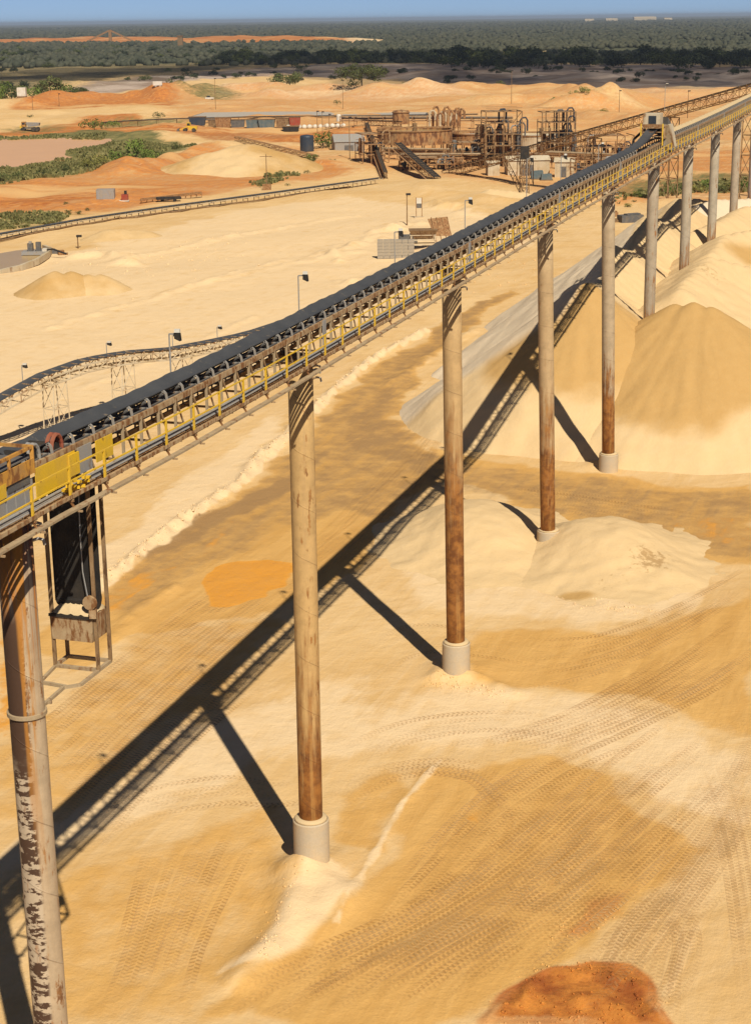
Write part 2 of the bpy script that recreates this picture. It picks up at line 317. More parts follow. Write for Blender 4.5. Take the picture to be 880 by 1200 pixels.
def m_column(name,seed,z_rust,soft,patch,base,peel=0.,top_stain=0.,height=28.):
    """painted spiral-welded pipe: rust climbs from the foot to z_rust; patches higher up; peel = scabs of lost paint down the left"""
    q=NT(name);v=q.coord('Object');x,y,z=q.sep(v)[0:3]
    ang=q.math('ARCTAN2',y,x)
    cv=q.n('ShaderNodeCombineXYZ');q.put(cv.inputs[0],q.math('ADD',q.math('MULTIPLY',ang,.6),float(seed)*3.1));q.put(cv.inputs[1],q.math('MULTIPLY',z,.22));q.put(cv.inputs[2],float(seed))
    n=q.noise(q.map(cv.outputs[0],(1.6,1.0,1)),2.0,7,.62); n2=q.noise(v,1.4,7,.68); n3=q.noise(v,9,4,.6); run=q.noise(q.map(v,(3.,3.,.10)),1.5,5,.6)
    c=q.mix(q.step(n2,.35,.7),base,tuple(k*.80 for k in base)); c=q.mix(q.step(run,.5,.75,0,.35),c,(.40,.26,.13))
    rustc=q.mix(q.step(n2,.35,.66),(.16,.058,.016),(.36,.150,.034)); rustc=q.mix(q.step(run,.52,.72,0,.6),rustc,(.48,.27,.085))
    lim=q.math('SUBTRACT',q.math('ADD',z,q.math('ADD',q.math('MULTIPLY',q.math('SUBTRACT',n,.5),-15.),q.math('MULTIPLY',q.math('SUBTRACT',run,.5),-16.))),z_rust)
    f=q.step(lim,-soft,soft,1,0)
    f=q.math('MAXIMUM',f,q.math('MULTIPLY',q.step(q.math('ADD',n,q.math('MULTIPLY',n2,.35)),.86-patch*.25,.93-patch*.22),.85))
    sc_=q.math('MULTIPLY',q.step(q.math('COSINE',q.math('ADD',ang,.75)),.72,.9),q.step(q.math('ADD',q.noise(q.map(v,(1,1,.35)),1.7,7,.7),q.math('MULTIPLY',n3,.2)),.66,.74)); f=q.math('MAXIMUM',f,q.math('MULTIPLY',sc_,.9))
    c=q.mix(f,c,rustc)
    if top_stain>0:
        ts=q.step(q.math('ADD',z,q.math('MULTIPLY',q.math('SUBTRACT',run,.5),16.)),height-top_stain-2,height-top_stain+3)
        st=q.mix(q.step(n2,.4,.62),(.075,.030,.022),(.20,.095,.065)); st=q.mix(q.step(run,.50,.60),st,(.42,.16,.03)); c=q.mix(ts,c,st)
    if peel>0:
        sect=q.step(q.math('COSINE',q.math('ADD',ang,1.95)),.70,.86)
        bl=q.noise(q.map(v,(.4,.4,1.)),1.6,4,.6); tick=q.noise(q.map(v,(1.3,1.3,3.0)),1.35,6,.65); zone_=q.noise(q.map(v,(.01,.01,1.)),.55,3,.5)
        p=q.math('MULTIPLY',sect,q.step(q.math('ADD',tick,q.math('MULTIPLY',zone_,.45)),.705,.74)); p=q.math('MULTIPLY',p,q.step(z,21,20))
        solid=q.math('MULTIPLY',q.step(q.math('COSINE',q.math('ADD',ang,q.math('ADD',2.05,q.math('MULTIPLY',q.math('SUBTRACT',n3,.5),.5)))),.74,.79),q.step(q.math('ADD',z,q.math('MULTIPLY',bl,3.)),19.3,20.4)); solid=q.math('MULTIPLY',solid,q.step(z,24.2,23.4))
        edge=q.math('MULTIPLY',sect,q.step(z,21,19)); c=q.mix(q.math('MULTIPLY',edge,.22),c,(.68,.60,.47))
        c=q.mix(q.math('MAXIMUM',p,solid),c,(.085,.045,.026))
        o=q.math('MULTIPLY',q.step(q.math('COSINE',q.math('ADD',ang,1.2)),.90,.97),q.step(run,.42,.55)); o=q.math('MULTIPLY',o,q.step(z,13,21)); c=q.mix(q.math('MULTIPLY',o,.85),c,(.47,.20,.035))
    sp=q.math('PINGPONG',q.math('ADD',z,q.math('MULTIPLY',ang,.42)),1.32); seam=q.step(sp,.0,.035,1,0)
    c=q.mix(q.math('MULTIPLY',seam,q.step(n2,.4,.6,.05,.45)),c,(.15,.08,.04))
    c=q.mix(.25,c,q.mix(n3,(.35,.35,.35),(1,1,1)),'MULTIPLY')
    q.col(c);q.rough(.72);q.nor(q.bump(seam,.5,.03,q.bump(n3,.2,.015)));return q.m

# ================================================================== TERRAIN
RIDGE_ROAD=sites((92,703),(140,668),(175,640),(215,610),(262,580),(300,545),(335,512),(395,455),(440,420),(500,388))
RIDGES=[ # polyline, height, half width, roughness
 (RIDGE_ROAD,.62,.55,1.),
 (sites((130,748),(168,712),(205,688)),.25,.6,.8),
 (sites((352,1028),(338,1075),(312,1115),(285,1150)),.55,1.0,.5),
 (sites((365,1022),(390,1050),(372,1085)),.55,1.3,.4),
 (sites((510,796),(560,800),(590,815)),.35,.8,1.2),
 (sites((510,898),(470,945),(440,1000),(412,1050),(395,1085)),.12,.22,.8),
 (sites((560,385),(500,420),(455,450)),.25,.7,.8),
 (sites((640,690),(690,707)),-.35,.5,.4),
 (sites((580,1200),(610,1165),(640,1142),(700,1137),(750,1160),(775,1200)),.17,.38,1.6),(sites((640,1200),(690,1170),(730,1190)),.14,.5,1.8),
 (sites((150,303),(300,272),(420,252)),.35,1.1,1.2),(sites((60,384),(200,345),(330,304)),.3,.9,1.2),(sites((375,305),(440,282),(475,265)),.8,2.2,1.8),(sites((400,335),(455,318),(500,292)),.5,1.4,1.8),(sites((230,335),(330,312),(400,288)),.25,.8,1.2),(sites((500,240),(560,252),(610,250)),.9,3,1.8),(sites((90,300),(130,296),(150,310)),.7,2,1.8),(sites((100,455),(200,415),(300,372)),.2,.6,1.2),
 (sites((0,262),(60,252),(110,240),(180,228)),1.2,4,.8),
 (sites((0,232),(60,222),(120,214)),-1.0,6,.5),
 (sites((150,205),(210,190),(255,178)),3.0,9,.9),(sites((255,196),(320,190),(380,194)),1.8,7,.9),
 (sites((470,215),(520,225),(580,235)),1.2,6,.8),
 (sites((140,140),(200,136)),1.0,8,.6),
 (sites((200,118),(240,108),(300,106),(330,108)),5.,16,1.),(sites((330,112),(400,108),(450,112),(520,108)),4,18,1.),
 (sites((0,124),(60,119),(110,116),(200,116)),4,14,.9),
 (sites((500,108),(560,102),(640,105),(720,112),(800,112),(900,108)),4,14,1.),
 (sites((560,118),(640,116),(700,120)),3,12,1.),
 (sites((690,128),(730,122)),8,14,1.),(sites((640,134),(690,138),(740,144)),3,12,1.),
 (sites((470,90),(560,88),(650,91),(720,95)),2.2,20,1.6),(sites((700,92),(800,90),(900,93)),2.,20,1.6),
 (sites((0,48),(100,47),(250,47),(400,48)),10,60,.8),
 (sites((690,240),(740,236),(800,240),(870,236)),1.2,6,1.),
]
for _p,_a in((site(366,1014),.35),(site(534,785),.45),(site(709,546),.35)): RIDGES.append(([(_p.x-.3,_p.y-.2,0),(_p.x+.4,_p.y+.1,0)],_a,1.5,.6))
def hgt(x,y):
    x=np.asarray(x,float);y=np.asarray(y,float)
    d=np.hypot(x,y); far=sstep(150,330,d)
    h=fbm(x,y,9,3,3)*.10*(1-far)+fbm(x,y,1.4,2,8)*.030*(1-sstep(180,260,d))
    h=h+far*(fbm(x,y,24,4,21)*.75)+sstep(400,600,d)*(1-sstep(1500,1900,d))*(fbm(x,y,42,5,5)*3.2+fbm(x,y*.5,14,3,15)*1.0)
    # dozed scour lines left of the haul road
    h=h+sstep(110,160,y)*(1-far)*fbm(x*.85+y*.5,(-x*.5+y*.85)*.16,3.,3,31)*.14
    for pl,a,w,ro in RIDGES:
        pad=w*4; k=(x>min(p[0] for p in pl)-pad)&(x<max(p[0] for p in pl)+pad)&(y>min(p[1] for p in pl)-pad)&(y<max(p[1] for p in pl)+pad)
        if not k.any(): continue
        X=x[k];Y=y[k];dd,fr=seg_dist(X+fbm(X,Y,w*3,2,9)*w*1.4*ro,Y+fbm(X,Y,w*3,2,10)*w*1.4*ro,pl)
        e=np.clip(1+fbm(X,Y,w*2,3,4)*1.1*ro,0.1,2)
        h[k]+=a*np.exp(-(dd/w)**2)*e
    # level the pond hollow
    pm=poly_mask(x,y,POND_OUT,6); h=h*(1-pm)-.5*pm
    return h
SPILL=sites((516,890),(470,945),(440,1000),(412,1050),(395,1085))
POND=sites((-40,168),(20,164),(75,163),(122,164),(128,168),(112,173),(80,175),(78,183),(60,188),(20,193),(-40,197))
POND_OUT=sites((-60,166),(20,162),(80,161),(130,162),(134,169),(116,176),(86,178),(84,186),(62,191),(20,196),(-60,201))
Z={}
def zone(k,w,val,*pts): Z.setdefault(k,[]).append((sites(*pts),w,val))
# haul road and damp flats
zone('damp',1.2,.84,(95,712),(140,680),(180,648),(225,617),(268,588),(305,552),(340,520),(400,462),(450,425),(520,378),(575,345),(606,338),(590,356),(545,392),(505,430),(478,462),(470,492),(505,528),(570,548),(540,560),(470,590),(430,640),(380,690),(330,720),(240,735),(130,760),(60,790),(40,760))
zone('damp',1.2,.78,(505,522),(560,538),(640,548),(720,556),(800,566),(900,572),(900,662),(830,655),(770,640),(720,618),(690,612),(640,612),(600,596),(560,575),(515,560))
zone('damp',1.5,.80,(530,775),(560,742),(620,738),(700,745),(760,740),(830,715),(900,690),(900,870),(850,858),(780,832),(700,818),(610,808),(560,800))
zone('damp',1.3,.80,(500,900),(560,886),(660,888),(720,915),(790,960),(830,1000),(800,1040),(720,1090),(640,1150),(560,1215),(250,1215),(330,1120),(420,1060),(455,990))
zone('damp',1.6,.60,(60,1040),(140,1000),(300,950),(340,940),(345,1000),(330,1120),(250,1215),(60,1215))
zone('damp',2.0,.55,(60,830),(150,745),(240,735),(330,715),(350,730),(240,830),(60,960),(-40,960),(-40,860))
zone('damp',1.0,.66,(400,930),(470,905),(500,930),(440,1000),(400,990))
zone('damp',1.0,.52,(60,425),(5,470),(5,520),(60,500)) if False else None
zone('pale',2.,.72,(-20,1010),(100,930),(230,850),(350,800),(430,790),(430,850),(300,900),(150,960),(70,1010),(-20,1060))
zone('mud',1.6,.52,(95,706),(140,678),(180,646),(225,615),(268,587),(305,551),(340,519),(400,461),(450,424),(520,378),(575,345),(606,338),(590,356),(545,392),(505,430),(478,462),(470,492),(505,528),(570,548),(640,552),(720,560),(800,570),(900,576),(900,658),(830,650),(770,636),(720,614),(640,606),(560,580),(500,575),(440,610),(400,600),(330,620),(250,660),(150,720))
zone('mud',1.,.78,(160,655),(185,632),(232,606),(262,596),(300,575),(340,545),(365,520),(372,535),(340,575),(290,605),(245,625),(205,652),(175,662))
zone('mud',1.6,.66,(395,500),(440,455),(470,452),(468,490),(500,525),(530,545),(500,560),(440,545),(400,530))
zone('mud',1.2,.55,(600,560),(700,565),(820,572),(900,580),(900,612),(780,600),(640,585))
zone('mud',1.2,.60,(470,420),(505,390),(560,352),(600,340),(592,352),(545,390),(500,432),(478,452))
zone('orange',.7,1.,(236,684),(244,668),(270,660),(300,655),(330,658),(341,672),(338,690),(310,703),(270,713),(248,712))
zone('orange',1.4,.53,(95,708),(140,683),(190,668),(215,660),(228,640),(280,605),(300,590),(270,628),(235,655),(190,680),(150,705),(110,720))
zone('orange',1.0,.62,(560,960),(590,942),(600,955),(575,975)); zone('orange',1.4,.42,(790,612),(860,600),(900,602),(900,632),(820,632))
zone('orange',1.0,.55,(-10,720),(30,760),(30,850),(0,880),(-30,880))
zone('red',.7,1.7,(565,1220),(590,1182),(628,1150),(660,1136),(700,1134),(735,1150),(765,1172),(800,1215))
zone('red',.9,.62,(640,1095),(680,1060),(735,1055),(725,1085),(690,1105))
zone('pale',2.,.70,(445,645),(500,610),(620,650),(700,615),(790,650),(830,700),(760,735),(640,735),(540,720),(470,690))
zone('pale',.9,.85,(350,1020),(395,1015),(420,1050),(380,1095),(320,1140),(265,1150),(300,1110),(330,1060))
zone('pale',2.,.74,(430,830),(520,795),(600,805),(760,835),(880,880),(880,960),(780,930),(680,885),(560,870),(470,880),(380,900),(300,890))
zone('pale',4.,.72,(-60,560),(60,540),(180,470),(330,430),(430,380),(520,330),(640,280),(560,250),(420,230),(300,240),(100,290),(-60,320))
zone('pale',1.2,.78,(110,692),(160,655),(215,610),(262,580),(330,512),(330,480),(250,540),(180,590),(110,650))
# beyond the ground conveyor: red and orange soil
zone('red',8,.66,(-60,262),(-60,205),(60,204),(150,192),(245,180),(330,184),(410,190),(430,202),(300,220),(180,240),(80,255))
zone('red',4,.85,(-60,246),(-60,232),(60,226),(140,222),(120,232),(40,243))
zone('red',8,.80,(-60,160),(20,150),(90,140),(160,136),(200,147),(350,148),(440,150),(440,164),(350,172),(270,166),(200,158),(90,160))
zone('red',12,.75,(0,128),(30,118),(100,112),(215,112),(220,124),(100,132))
zone('red',14,.5,(180,140),(200,105),(400,100),(640,98),(900,104),(900,250),(700,240),(560,215),(440,205),(300,180))
zone('red',8,.60,(690,245),(720,180),(900,170),(900,235),(800,240))
zone('pale',8,.75,(255,100),(330,98),(420,104),(520,100),(560,112),(420,118),(300,118),(240,116)); zone('pale',10,.62,(700,102),(900,100),(900,116),(760,116))
zone('grass',5,.78,(-60,160),(40,158),(100,152),(125,152),(170,155),(240,170),(225,178),(150,190),(90,205),(0,218),(-60,222))
zone('grass',5,.60,(-60,268),(0,262),(60,252),(95,248),(80,258),(0,272),(-60,280)); zone('grass',6,.62,(690,236),(750,228),(900,222),(900,204),(820,204),(740,212))
zone('grass',10,.6,(90,142),(140,140),(250,137),(210,146),(120,147)); zone('grass',14,.62,(180,115),(240,104),(300,112),(260,118)); zone('grass',10,.55,(0,150),(60,142),(90,148),(0,158))
zone('forest',30,.62,(-200,104),(0,106),(60,104),(110,95),(230,84),(330,76),(480,72),(480,66),(330,64),(0,64),(-200,64))
zone('grass',30,.30,(-200,104),(0,108),(90,112),(130,106),(230,92),(330,84),(420,82),(560,100),(600,99),(500,88),(400,78),(330,74),(0,76),(-200,76))
zone('tail',25,.9,(60,108),(110,96),(230,86),(330,78),(500,74),(900,78),(1000,104),(820,101),(700,104),(600,101),(560,98),(470,92),(340,88),(230,96),(140,108))
Z.setdefault('forest',[]).append(([Vector(p) for p in((-60000,1500,0),(-900,1750,0),(-100,1780,0),(120,1650,0),(500,1450,0),(60000,1400,0),(60000,90000,0),(-60000,90000,0))],80,.9))
zone('red',60,.9,(-200,54),(0,52),(200,50),(410,50),(410,46),(200,46),(0,46),(-200,48)); zone('pale',60,.8,(-40,52),(110,51),(235,50),(235,47),(0,48)); zone('pale',30,.8,(590,64),(640,64),(640,60),(595,60))
zone('pale',40,.8,(330,50),(450,50),(450,47),(330,48))
ZK=['damp','mud','orange','pale','red','grass','tail','forest']
def zones(x,y):
    out={}
    wx=x+fbm(x,y,6,3,41)*1.6*(1+np.hypot(x,y)/250); wy=y+fbm(x,y,6,3,42)*2.*(1+np.hypot(x,y)/250)
    for k in ZK:
        v=np.zeros(x.shape)
        for pl,w,val in Z.get(k,[]): v=np.maximum(v,poly_mask(wx,wy,pl,w)*val)
        out[k]=v
    rd,_=seg_dist(x,y,RIDGE_ROAD); out['pale']=np.maximum(out['pale'],1-sstep(.45,1.3,rd+fbm(x,y,2.5,3,6)*.9)); out['damp']=out['damp']*sstep(.5,1.1,rd)
    rd,_=seg_dist(x,y,SPILL); out['pale']=np.maximum(out['pale'],(1-sstep(.02,.38,rd+fbm(x,y,1.5,2,8)*.3))*.74)
    # clearings carved out of the woodland floor
    clr=np.maximum.reduce([poly_mask(wx,wy,pl,w) for pl,w,val in Z['red'][-1:]+Z['pale'][-3:]]); out['forest']=out['forest']*(1-clr)
    return out
def set_attrs(me,zz):
    for k,v in zz.items():
        a=me.attributes.new(k,'FLOAT','POINT'); a.data.foreach_set('value',np.ascontiguousarray(v,dtype=np.float32))
def grid_mesh(name,X,Y,Zz,keep=None):
    ny,nx=X.shape; idx=np.arange(ny*nx).reshape(ny,nx)
    F=np.stack([idx[:-1,:-1],idx[:-1,1:],idx[1:,1:],idx[1:,:-1]],-1).reshape(-1,4)
    V=np.stack([X,Y,Zz],-1).reshape(-1,3)
    if keep is not None:
        kf=keep.reshape(-1)[F].any(1); F=F[kf]; used=np.unique(F); mp=np.full(len(V),-1); mp[used]=np.arange(len(used)); F=mp[F]; V=V[used]
    else: used=np.arange(len(V))
    me=bpy.data.meshes.new(name); me.vertices.add(len(V)); me.vertices.foreach_set('co',V.astype(np.float32).ravel())
    me.loops.add(F.size); me.loops.foreach_set('vertex_index',F.astype(np.int32).ravel())
    me.polygons.add(len(F)); me.polygons.foreach_set('loop_start',np.arange(0,F.size,4,dtype=np.int32)); me.polygons.foreach_set('use_smooth',np.ones(len(F),bool))
    me.update(calc_edges=True); return me,used
rows=[20.]
while rows[-1]<45000: rows.append(rows[-1]+min(max(.24,rows[-1]*(.0038 if rows[-1]<420 else .007 if rows[-1]<1500 else .03)),900))
rows=np.array(rows); t=np.linspace(-1,1,430); t=np.sign(t)*(np.abs(t)*.75+.25*np.abs(t)**3)
half=np.where(rows<2500,34+.36*rows,34+.36*2500+(rows-2500)*.72)
GX=half[:,None]*t[None,:]; GY=np.repeat(rows[:,None],len(t),1)
me,_=grid_mesh('ground',GX,GY,hgt(GX,GY)); set_attrs(me,zones(GX.ravel(),GY.ravel())); me.materials.append(MT['ground'])
ground=bpy.data.objects.new('ground',me); COL.objects.link(ground); tag(ground,'sunlit orange sand of the mine floor crossed by a damp haul road','ground',None,'structure')
def G(x,y): return float(hgt(np.array([x]),np.array([y]))[0])
def on(x,y):   # a ground point under a picture position
    p=site(x,y); p.z=G(p.x,p.y); return p
# pond
mb=MB(); mb.add([(p.x,p.y,-.18) for p in POND_OUT],[tuple(range(len(POND_OUT)))][:1]); po=mb.build('pond_water',MT['pond']); tag(po,'muddy pink brown pond edged by green scrub','pond',None,'structure')

# ================================================================== SAND HEAPS
def heap(name,label,ridge,slope=.62,front=1.,res=.4,rough=.25,group=None,dampf=None,round_=.45,pw=1.):
    xs=[r[0] for r in ridge];ys=[r[1] for r in ridge];zs=max(r[2] for r in ridge);R=zs/slope+3;Rf=R/front
    X,Y=np.meshgrid(np.arange(min(xs)-R,max(xs)+R,res),np.arange(min(ys)-Rf,max(ys)+R,res))
    H=np.full(X.shape,-9.)
    dn=1+fbm(X,Y,7,3,55)*.07
    wX=X+fbm(X,Y,4,3,57)*rough*3; wY=Y+fbm(X,Y,4,3,58)*rough*3
    seg=ridge if len(ridge)>1 else ridge+ridge
    for (ax,ay,az),(bx,by,bz) in zip(seg[:-1],seg[1:]):
        n=max(2,int(math.hypot(bx-ax,by-ay)/1.5)+1)
        for tt in np.linspace(0,1,n):
            cx,cy,cz=ax+(bx-ax)*tt,ay+(by-ay)*tt,az+(bz-az)*tt
            dx=wX-cx;dy=wY-cy; dy=np.where(dy<0,dy*front,dy)
            d=np.hypot(dx,dy); d=np.sqrt(d*d+round_*round_)-round_
            H=np.maximum(H,cz-slope*d*dn if pw==1 else cz*(2*np.exp(-(d*slope/cz*1.25)**2)-.16*d*slope/cz)/2)
    PR=np.array([(a[0],a[1]) for a in ridge]); D=np.hypot(X[...,None]-PR[:,0],Y[...,None]-PR[:,1]); w_=1/(D+.5)**3; w_/=w_.sum(-1,keepdims=True); AX=(w_*PR[:,0]).sum(-1); AY=(w_*PR[:,1]).sum(-1); ang=np.arctan2(X-AX,Y-AY); dd_=np.hypot(X-AX,Y-AY); H=H+(pw==1)*sstep(1,5,dd_)*(vnoise(ang*9,dd_*.09,71)*.30+vnoise(ang*23,dd_*.16,72)*.16)*min(1,zs/8)+fbm(X,Y,2.2,4,61)*rough+fbm(X,Y,.8,2,67)*rough*.25
    gz=hgt(X,Y); me,used=grid_mesh(name,X,Y,H,H>gz-.25)
    zz=dampf(X.ravel()[used],Y.ravel()[used],H.ravel()[used]) if dampf else {}
    for k in('damp','grey','clod'): zz.setdefault(k,np.zeros(len(used)))
    set_attrs(me,zz); me.materials.append(MT['heap']); o=bpy.data.objects.new(name,me); COL.objects.link(o); tag(o,label,'sand heap',group); return o
def blob(x,y,c,r): return np.exp(-(((x-c[0])/r[0])**2+((y-c[1])/r[1])**2))
GH='sand stockpiles by the conveyor columns'
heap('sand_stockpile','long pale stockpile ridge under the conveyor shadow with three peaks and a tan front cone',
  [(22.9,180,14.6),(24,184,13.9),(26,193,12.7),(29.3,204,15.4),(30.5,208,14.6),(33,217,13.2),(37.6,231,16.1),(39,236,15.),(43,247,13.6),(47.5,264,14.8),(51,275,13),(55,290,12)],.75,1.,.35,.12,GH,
  lambda x,y,z:{'damp':np.clip(.95*sstep(12,-6,(y-181)+(x-23)*.55+fbm(x,y,8,3,9)*3)*sstep(0.,8.,z-1+fbm(x,y,8,3,2)*2)*sstep(9.,14.,x+(180-y)*.05),0,1),'grey':sstep(2,-3,(x-23)-(y-181)*.27)*sstep(172,182,y)})  # 'grey' paints the left flank's tone of facing partly away from the sun
heap('sand_stockpile','tan brown cone of sand with a dark flat crest in front of the paler heaps',
  [(31.9,177.2,12.7),(33.6,176.3,13.0),(35.2,175.2,12.6)],.63,1.,.35,.10,GH,lambda x,y,z:{'damp':np.clip(sstep(4.0,8.5,z+2.2+fbm(x,y,8,3,12)*2)*sstep(41.5,37.5,x+(y-176)*.25)*.95,0,1)})
heap('sand_stockpile','pale heap with a sharp leaning crest right behind the tan brown cone',
  [(34.4,188,12.6),(37,194,13.4),(39.9,200.5,14.4),(44.5,201,13.2),(52,204,12),(62,207,11)],.60,1.,.4,.22,GH,lambda x,y,z:{'clod':.6*blob(x,y,(39,196),(4,4))})
heap('sand_stockpile','pale heap with a scooped tan hollow behind the sharp crested heap',
  [(43,214,13.2),(46,220.5,14.6),(50.5,223,14.9),(57,222,14.2),(68,222,13)],.6,1.,.4,.2,GH,lambda x,y,z:{'damp':.9*blob(x,y,(48.5,216.5),(4.,3.))})
heap('sand_stockpile','wide pale heap rising to the right edge behind the scooped heap',
  [(45,236,13.2),(50,243,13.9),(55,251,14.8),(62,256,15.4),(76,262,15)],.6,1.,.5,.2,GH)
heap('sand_stockpile','farthest flat topped white sand heap under the distant columns',
  [(47,262,13.2),(55,272,13.7),(62,276,13.4),(74,280,13.3)],.6,1.,.6,.1,GH,lambda x,y,z:{'grey':np.ones_like(x)*.7})
GM='low sand mounds at the column feet'
mo=lambda x,y,z:{'clod':.75*blob(x,y,(21.5,125.5),(2.6,3.2))+.5*blob(x,y,(17.6,122),(2.2,2.5))+.35*blob(x,y,(9,128),(3,2)),'damp':.9*blob(x,y,(15,120.3),(1.9,1.0))}
heap('sand_mound','rounded pale sand mound between the third and fourth columns, in front of the wet road',
  [(5.8,137,1.7),(8.3,136.5,2.6),(9.6,136,2.0)],.40,.68,.25,.24,GM,mo,1.2,2)
heap('sand_mound','rounded pale sand mound with brown scabs right of the fourth column',
  [(17.2,131.6,2.1),(18.6,131.2,2.6),(20.6,129,1.7),(22.4,126,1.0)],.42,.70,.25,.24,GM,mo,1.2,2)
pA=site(72,351);pB=site(108,349)
heap('sand_mound','tan double topped sand heap alone on the pale flat left of the conveyor',[(pA.x-1.8,pA.y+6,3.7),(pA.x+.5,pA.y+7,3.5)],.55,1.,.5,.2,None,lambda x,y,z:{'damp':np.full_like(x,.62)+.2*fbm(x,y,4,3,4)})
heap('sand_mound','lower rounded sand heap joined to the tan double topped heap',[(pB.x-3.5,pB.y+5.5,2.9),(pB.x+.5,pB.y+6,2.8)],.5,1.,.5,.22,None,lambda x,y,z:{'damp':np.full_like(x,.45)+.3*fbm(x,y,4,3,4)})
p=site(148,283);q_=site(108,285)
heap('sand_mound','small low tan sand heap below the ground conveyor',[(p.x-4,p.y+5,1.9),(p.x+2,p.y+6,1.6)],.4,1.,.6,.2,None,lambda x,y,z:{'damp':np.full_like(x,.45)},1,1)
p=site(296,206)
heap('sand_mound','broad grey tan spoil heap below the small stacker conveyor',[(p.x-15,p.y+22,4.6),(p.x-3,p.y+25,7.2),(p.x+5,p.y+24,5.)],.36,1.,1.,.4,None,lambda x,y,z:{'damp':.42+.6*fbm(x,y,14,3,6)},2,1)
p=site(590,235)
heap('sand_mound','small pale sand heap behind the conveyor beside the lattice tower',[(p.x-3,p.y+6,2.2),(p.x+5,p.y+4,1.6)],.42,1.,.6,.2)

# ================================================================== TYRE PRINTS
tv=[];tf=[];tuv=[];tfade=[];ttint=[]
def spline(pts,n=60):
    P=np.array([[p.x,p.y] for p in pts]); P=np.vstack([2*P[0]-P[1],P,2*P[-1]-P[-2]]); out=[]
    m=len(P)-3
    for i in range(m):
        p0,p1,p2,p3=P[i:i+4]
        for tt in np.linspace(0,1,max(6,n//m),endpoint=(i==m-1)):
            out.append(.5*((2*p1)+(-p0+p2)*tt+(2*p0-5*p1+4*p2-p3)*tt**2+(-p0+3*p1-3*p2+p3)*tt**3))
    return np.array(out)
def strip(pts,w=.8,fade=1.,z=.03):
    w*=.82
    L=np.concatenate([[0],np.cumsum(np.hypot(*np.diff(pts,axis=0).T))]); n=max(4,int(L[-1]/.35)); s=np.linspace(0,L[-1],n)
    c=np.stack([np.interp(s,L,pts[:,0]),np.interp(s,L,pts[:,1])],1); d=np.gradient(c,axis=0); d/=np.linalg.norm(d,axis=1)[:,None]; nrm=np.stack([-d[:,1],d[:,0]],1)
    k=len(tv); tint=random.uniform(-1,1)
    for i in range(n):
        e=fade*min(1,s[i]/7,(L[-1]-s[i])/7)
        for j in(-1,0,1):
            q=c[i]+nrm[i]*w/2*j; tv.append((q[0],q[1],z)); tuv.append((s[i],j)); tfade.append(e); ttint.append(tint)
    for i in range(n-1):
        for j in(0,1): a=k+i*3+j; tf.append((a,a+1,a+4,a+3))
nz=[0]
def family(A,B,n,w=.8,f=1.,jit=.14,lo=0.,hi=1.):
    A=spline(sites(*A),50);B=spline(sites(*B),50); m=40; n=int(n*1.4)
    ra=lambda P:np.stack([np.interp(np.linspace(0,len(P)-1,m),range(len(P)),P[:,k]) for k in(0,1)],1)
    A=ra(A);B=ra(B)
    for i in range(n):
        t=(i+.5+random.uniform(-jit,jit))/n; t2=t+random.uniform(-.5,.5)*jit/n*2
        tt=np.linspace(t,t2,m)[:,None]; P=A*(1-tt)+B*tt
        a=int(random.uniform(0,.25)*m);b=int(random.uniform(.75,1)*m); nz[0]+=1
        strip(P[a:b],w*random.uniform(.9,1.1),f*random.uniform(.35,1.),.022+.004*(nz[0]%7))
family([(150,1215),(330,1130),(480,1060),(590,985),(700,890),(800,820)],[(560,1212),(640,1130),(740,1050),(830,960),(900,890)],17,.82,1.)
family([(250,1215),(380,1150),(520,1075),(640,1000),(740,910)],[(420,1215),(520,1130),(640,1060),(760,985),(850,900)],6,.82,.9)
family([(470,875),(620,850),(740,790),(890,690)],[(640,905),(760,850),(840,810),(900,770)],9,.82,.9)
family([(560,820),(690,795),(800,745),(890,680)],[(600,745),(700,742),(800,705),(890,655)],6,.82,.8)
family([(90,1215),(135,1110),(160,1020),(175,960)],[(215,1215),(240,1110),(285,1020),(345,915)],6,.82,1.)
family([(-20,900),(60,830),(150,760),(250,690),(330,640)],[(70,965),(180,850),(275,760),(345,705)],12,.82,.75)
family([(700,1215),(700,1130),(735,1070),(800,1032),(890,1012)],[(800,1215),(800,1140),(820,1080),(855,1050),(900,1030)],4,.82,1.)
family([(735,1215),(775,1150),(785,1095),(750,1062),(690,1056)],[(760,1215),(812,1150),(820,1085),(770,1040),(700,1030)],2,.85,1.)
family([(800,870),(830,950),(850,1040),(870,1215)],[(850,860),(875,950),(890,1040),(900,1150)],3,.82,.8)
family([(540,1215),(590,1170),(640,1140),(690,1128)],[(600,1215),(640,1180),(680,1160),(720,1150)],3,.85,1.)
family([(370,925),(460,893),(550,890),(605,925),(622,985)],[(390,955),(470,915),(540,915),(575,950),(590,1000)],3,.82,.8)
family([(60,1010),(150,930),(260,905),(330,915),(420,900)],[(60,1040),(150,975),(260,950),(330,950),(430,930)],3,.82,.5)
family([(240,735),(360,640),(440,560),(520,480),(600,350)],[(300,760),(420,650),(480,590),(510,530),(560,400)],6,.85,.45)
family([(540,560),(660,575),(780,590),(890,600)],[(560,590),(660,600),(780,630),(890,650)],5,.85,.5)
family([(380,880),(480,840),(600,830),(720,850)],[(420,900),(500,870),(600,860),(700,880)],3,.82,.55)
family([(600,1215),(700,1110),(790,1010),(850,920),(895,820)],[(690,1215),(780,1110),(850,1010),(885,940),(900,880)],6,.82,.8)
family([(20,1000),(110,900),(220,800),(340,730)],[(110,1010),(200,900),(290,820),(345,780)],6,.82,.6)
family([(380,1120),(470,1020),(560,930),(660,870),(760,840)],[(430,1150),(540,1050),(640,960),(740,900),(840,870)],6,.82,.7)
family([(420,760),(480,730),(560,740),(640,770)],[(430,800),(500,770),(580,775),(660,790)],4,.82,.5)
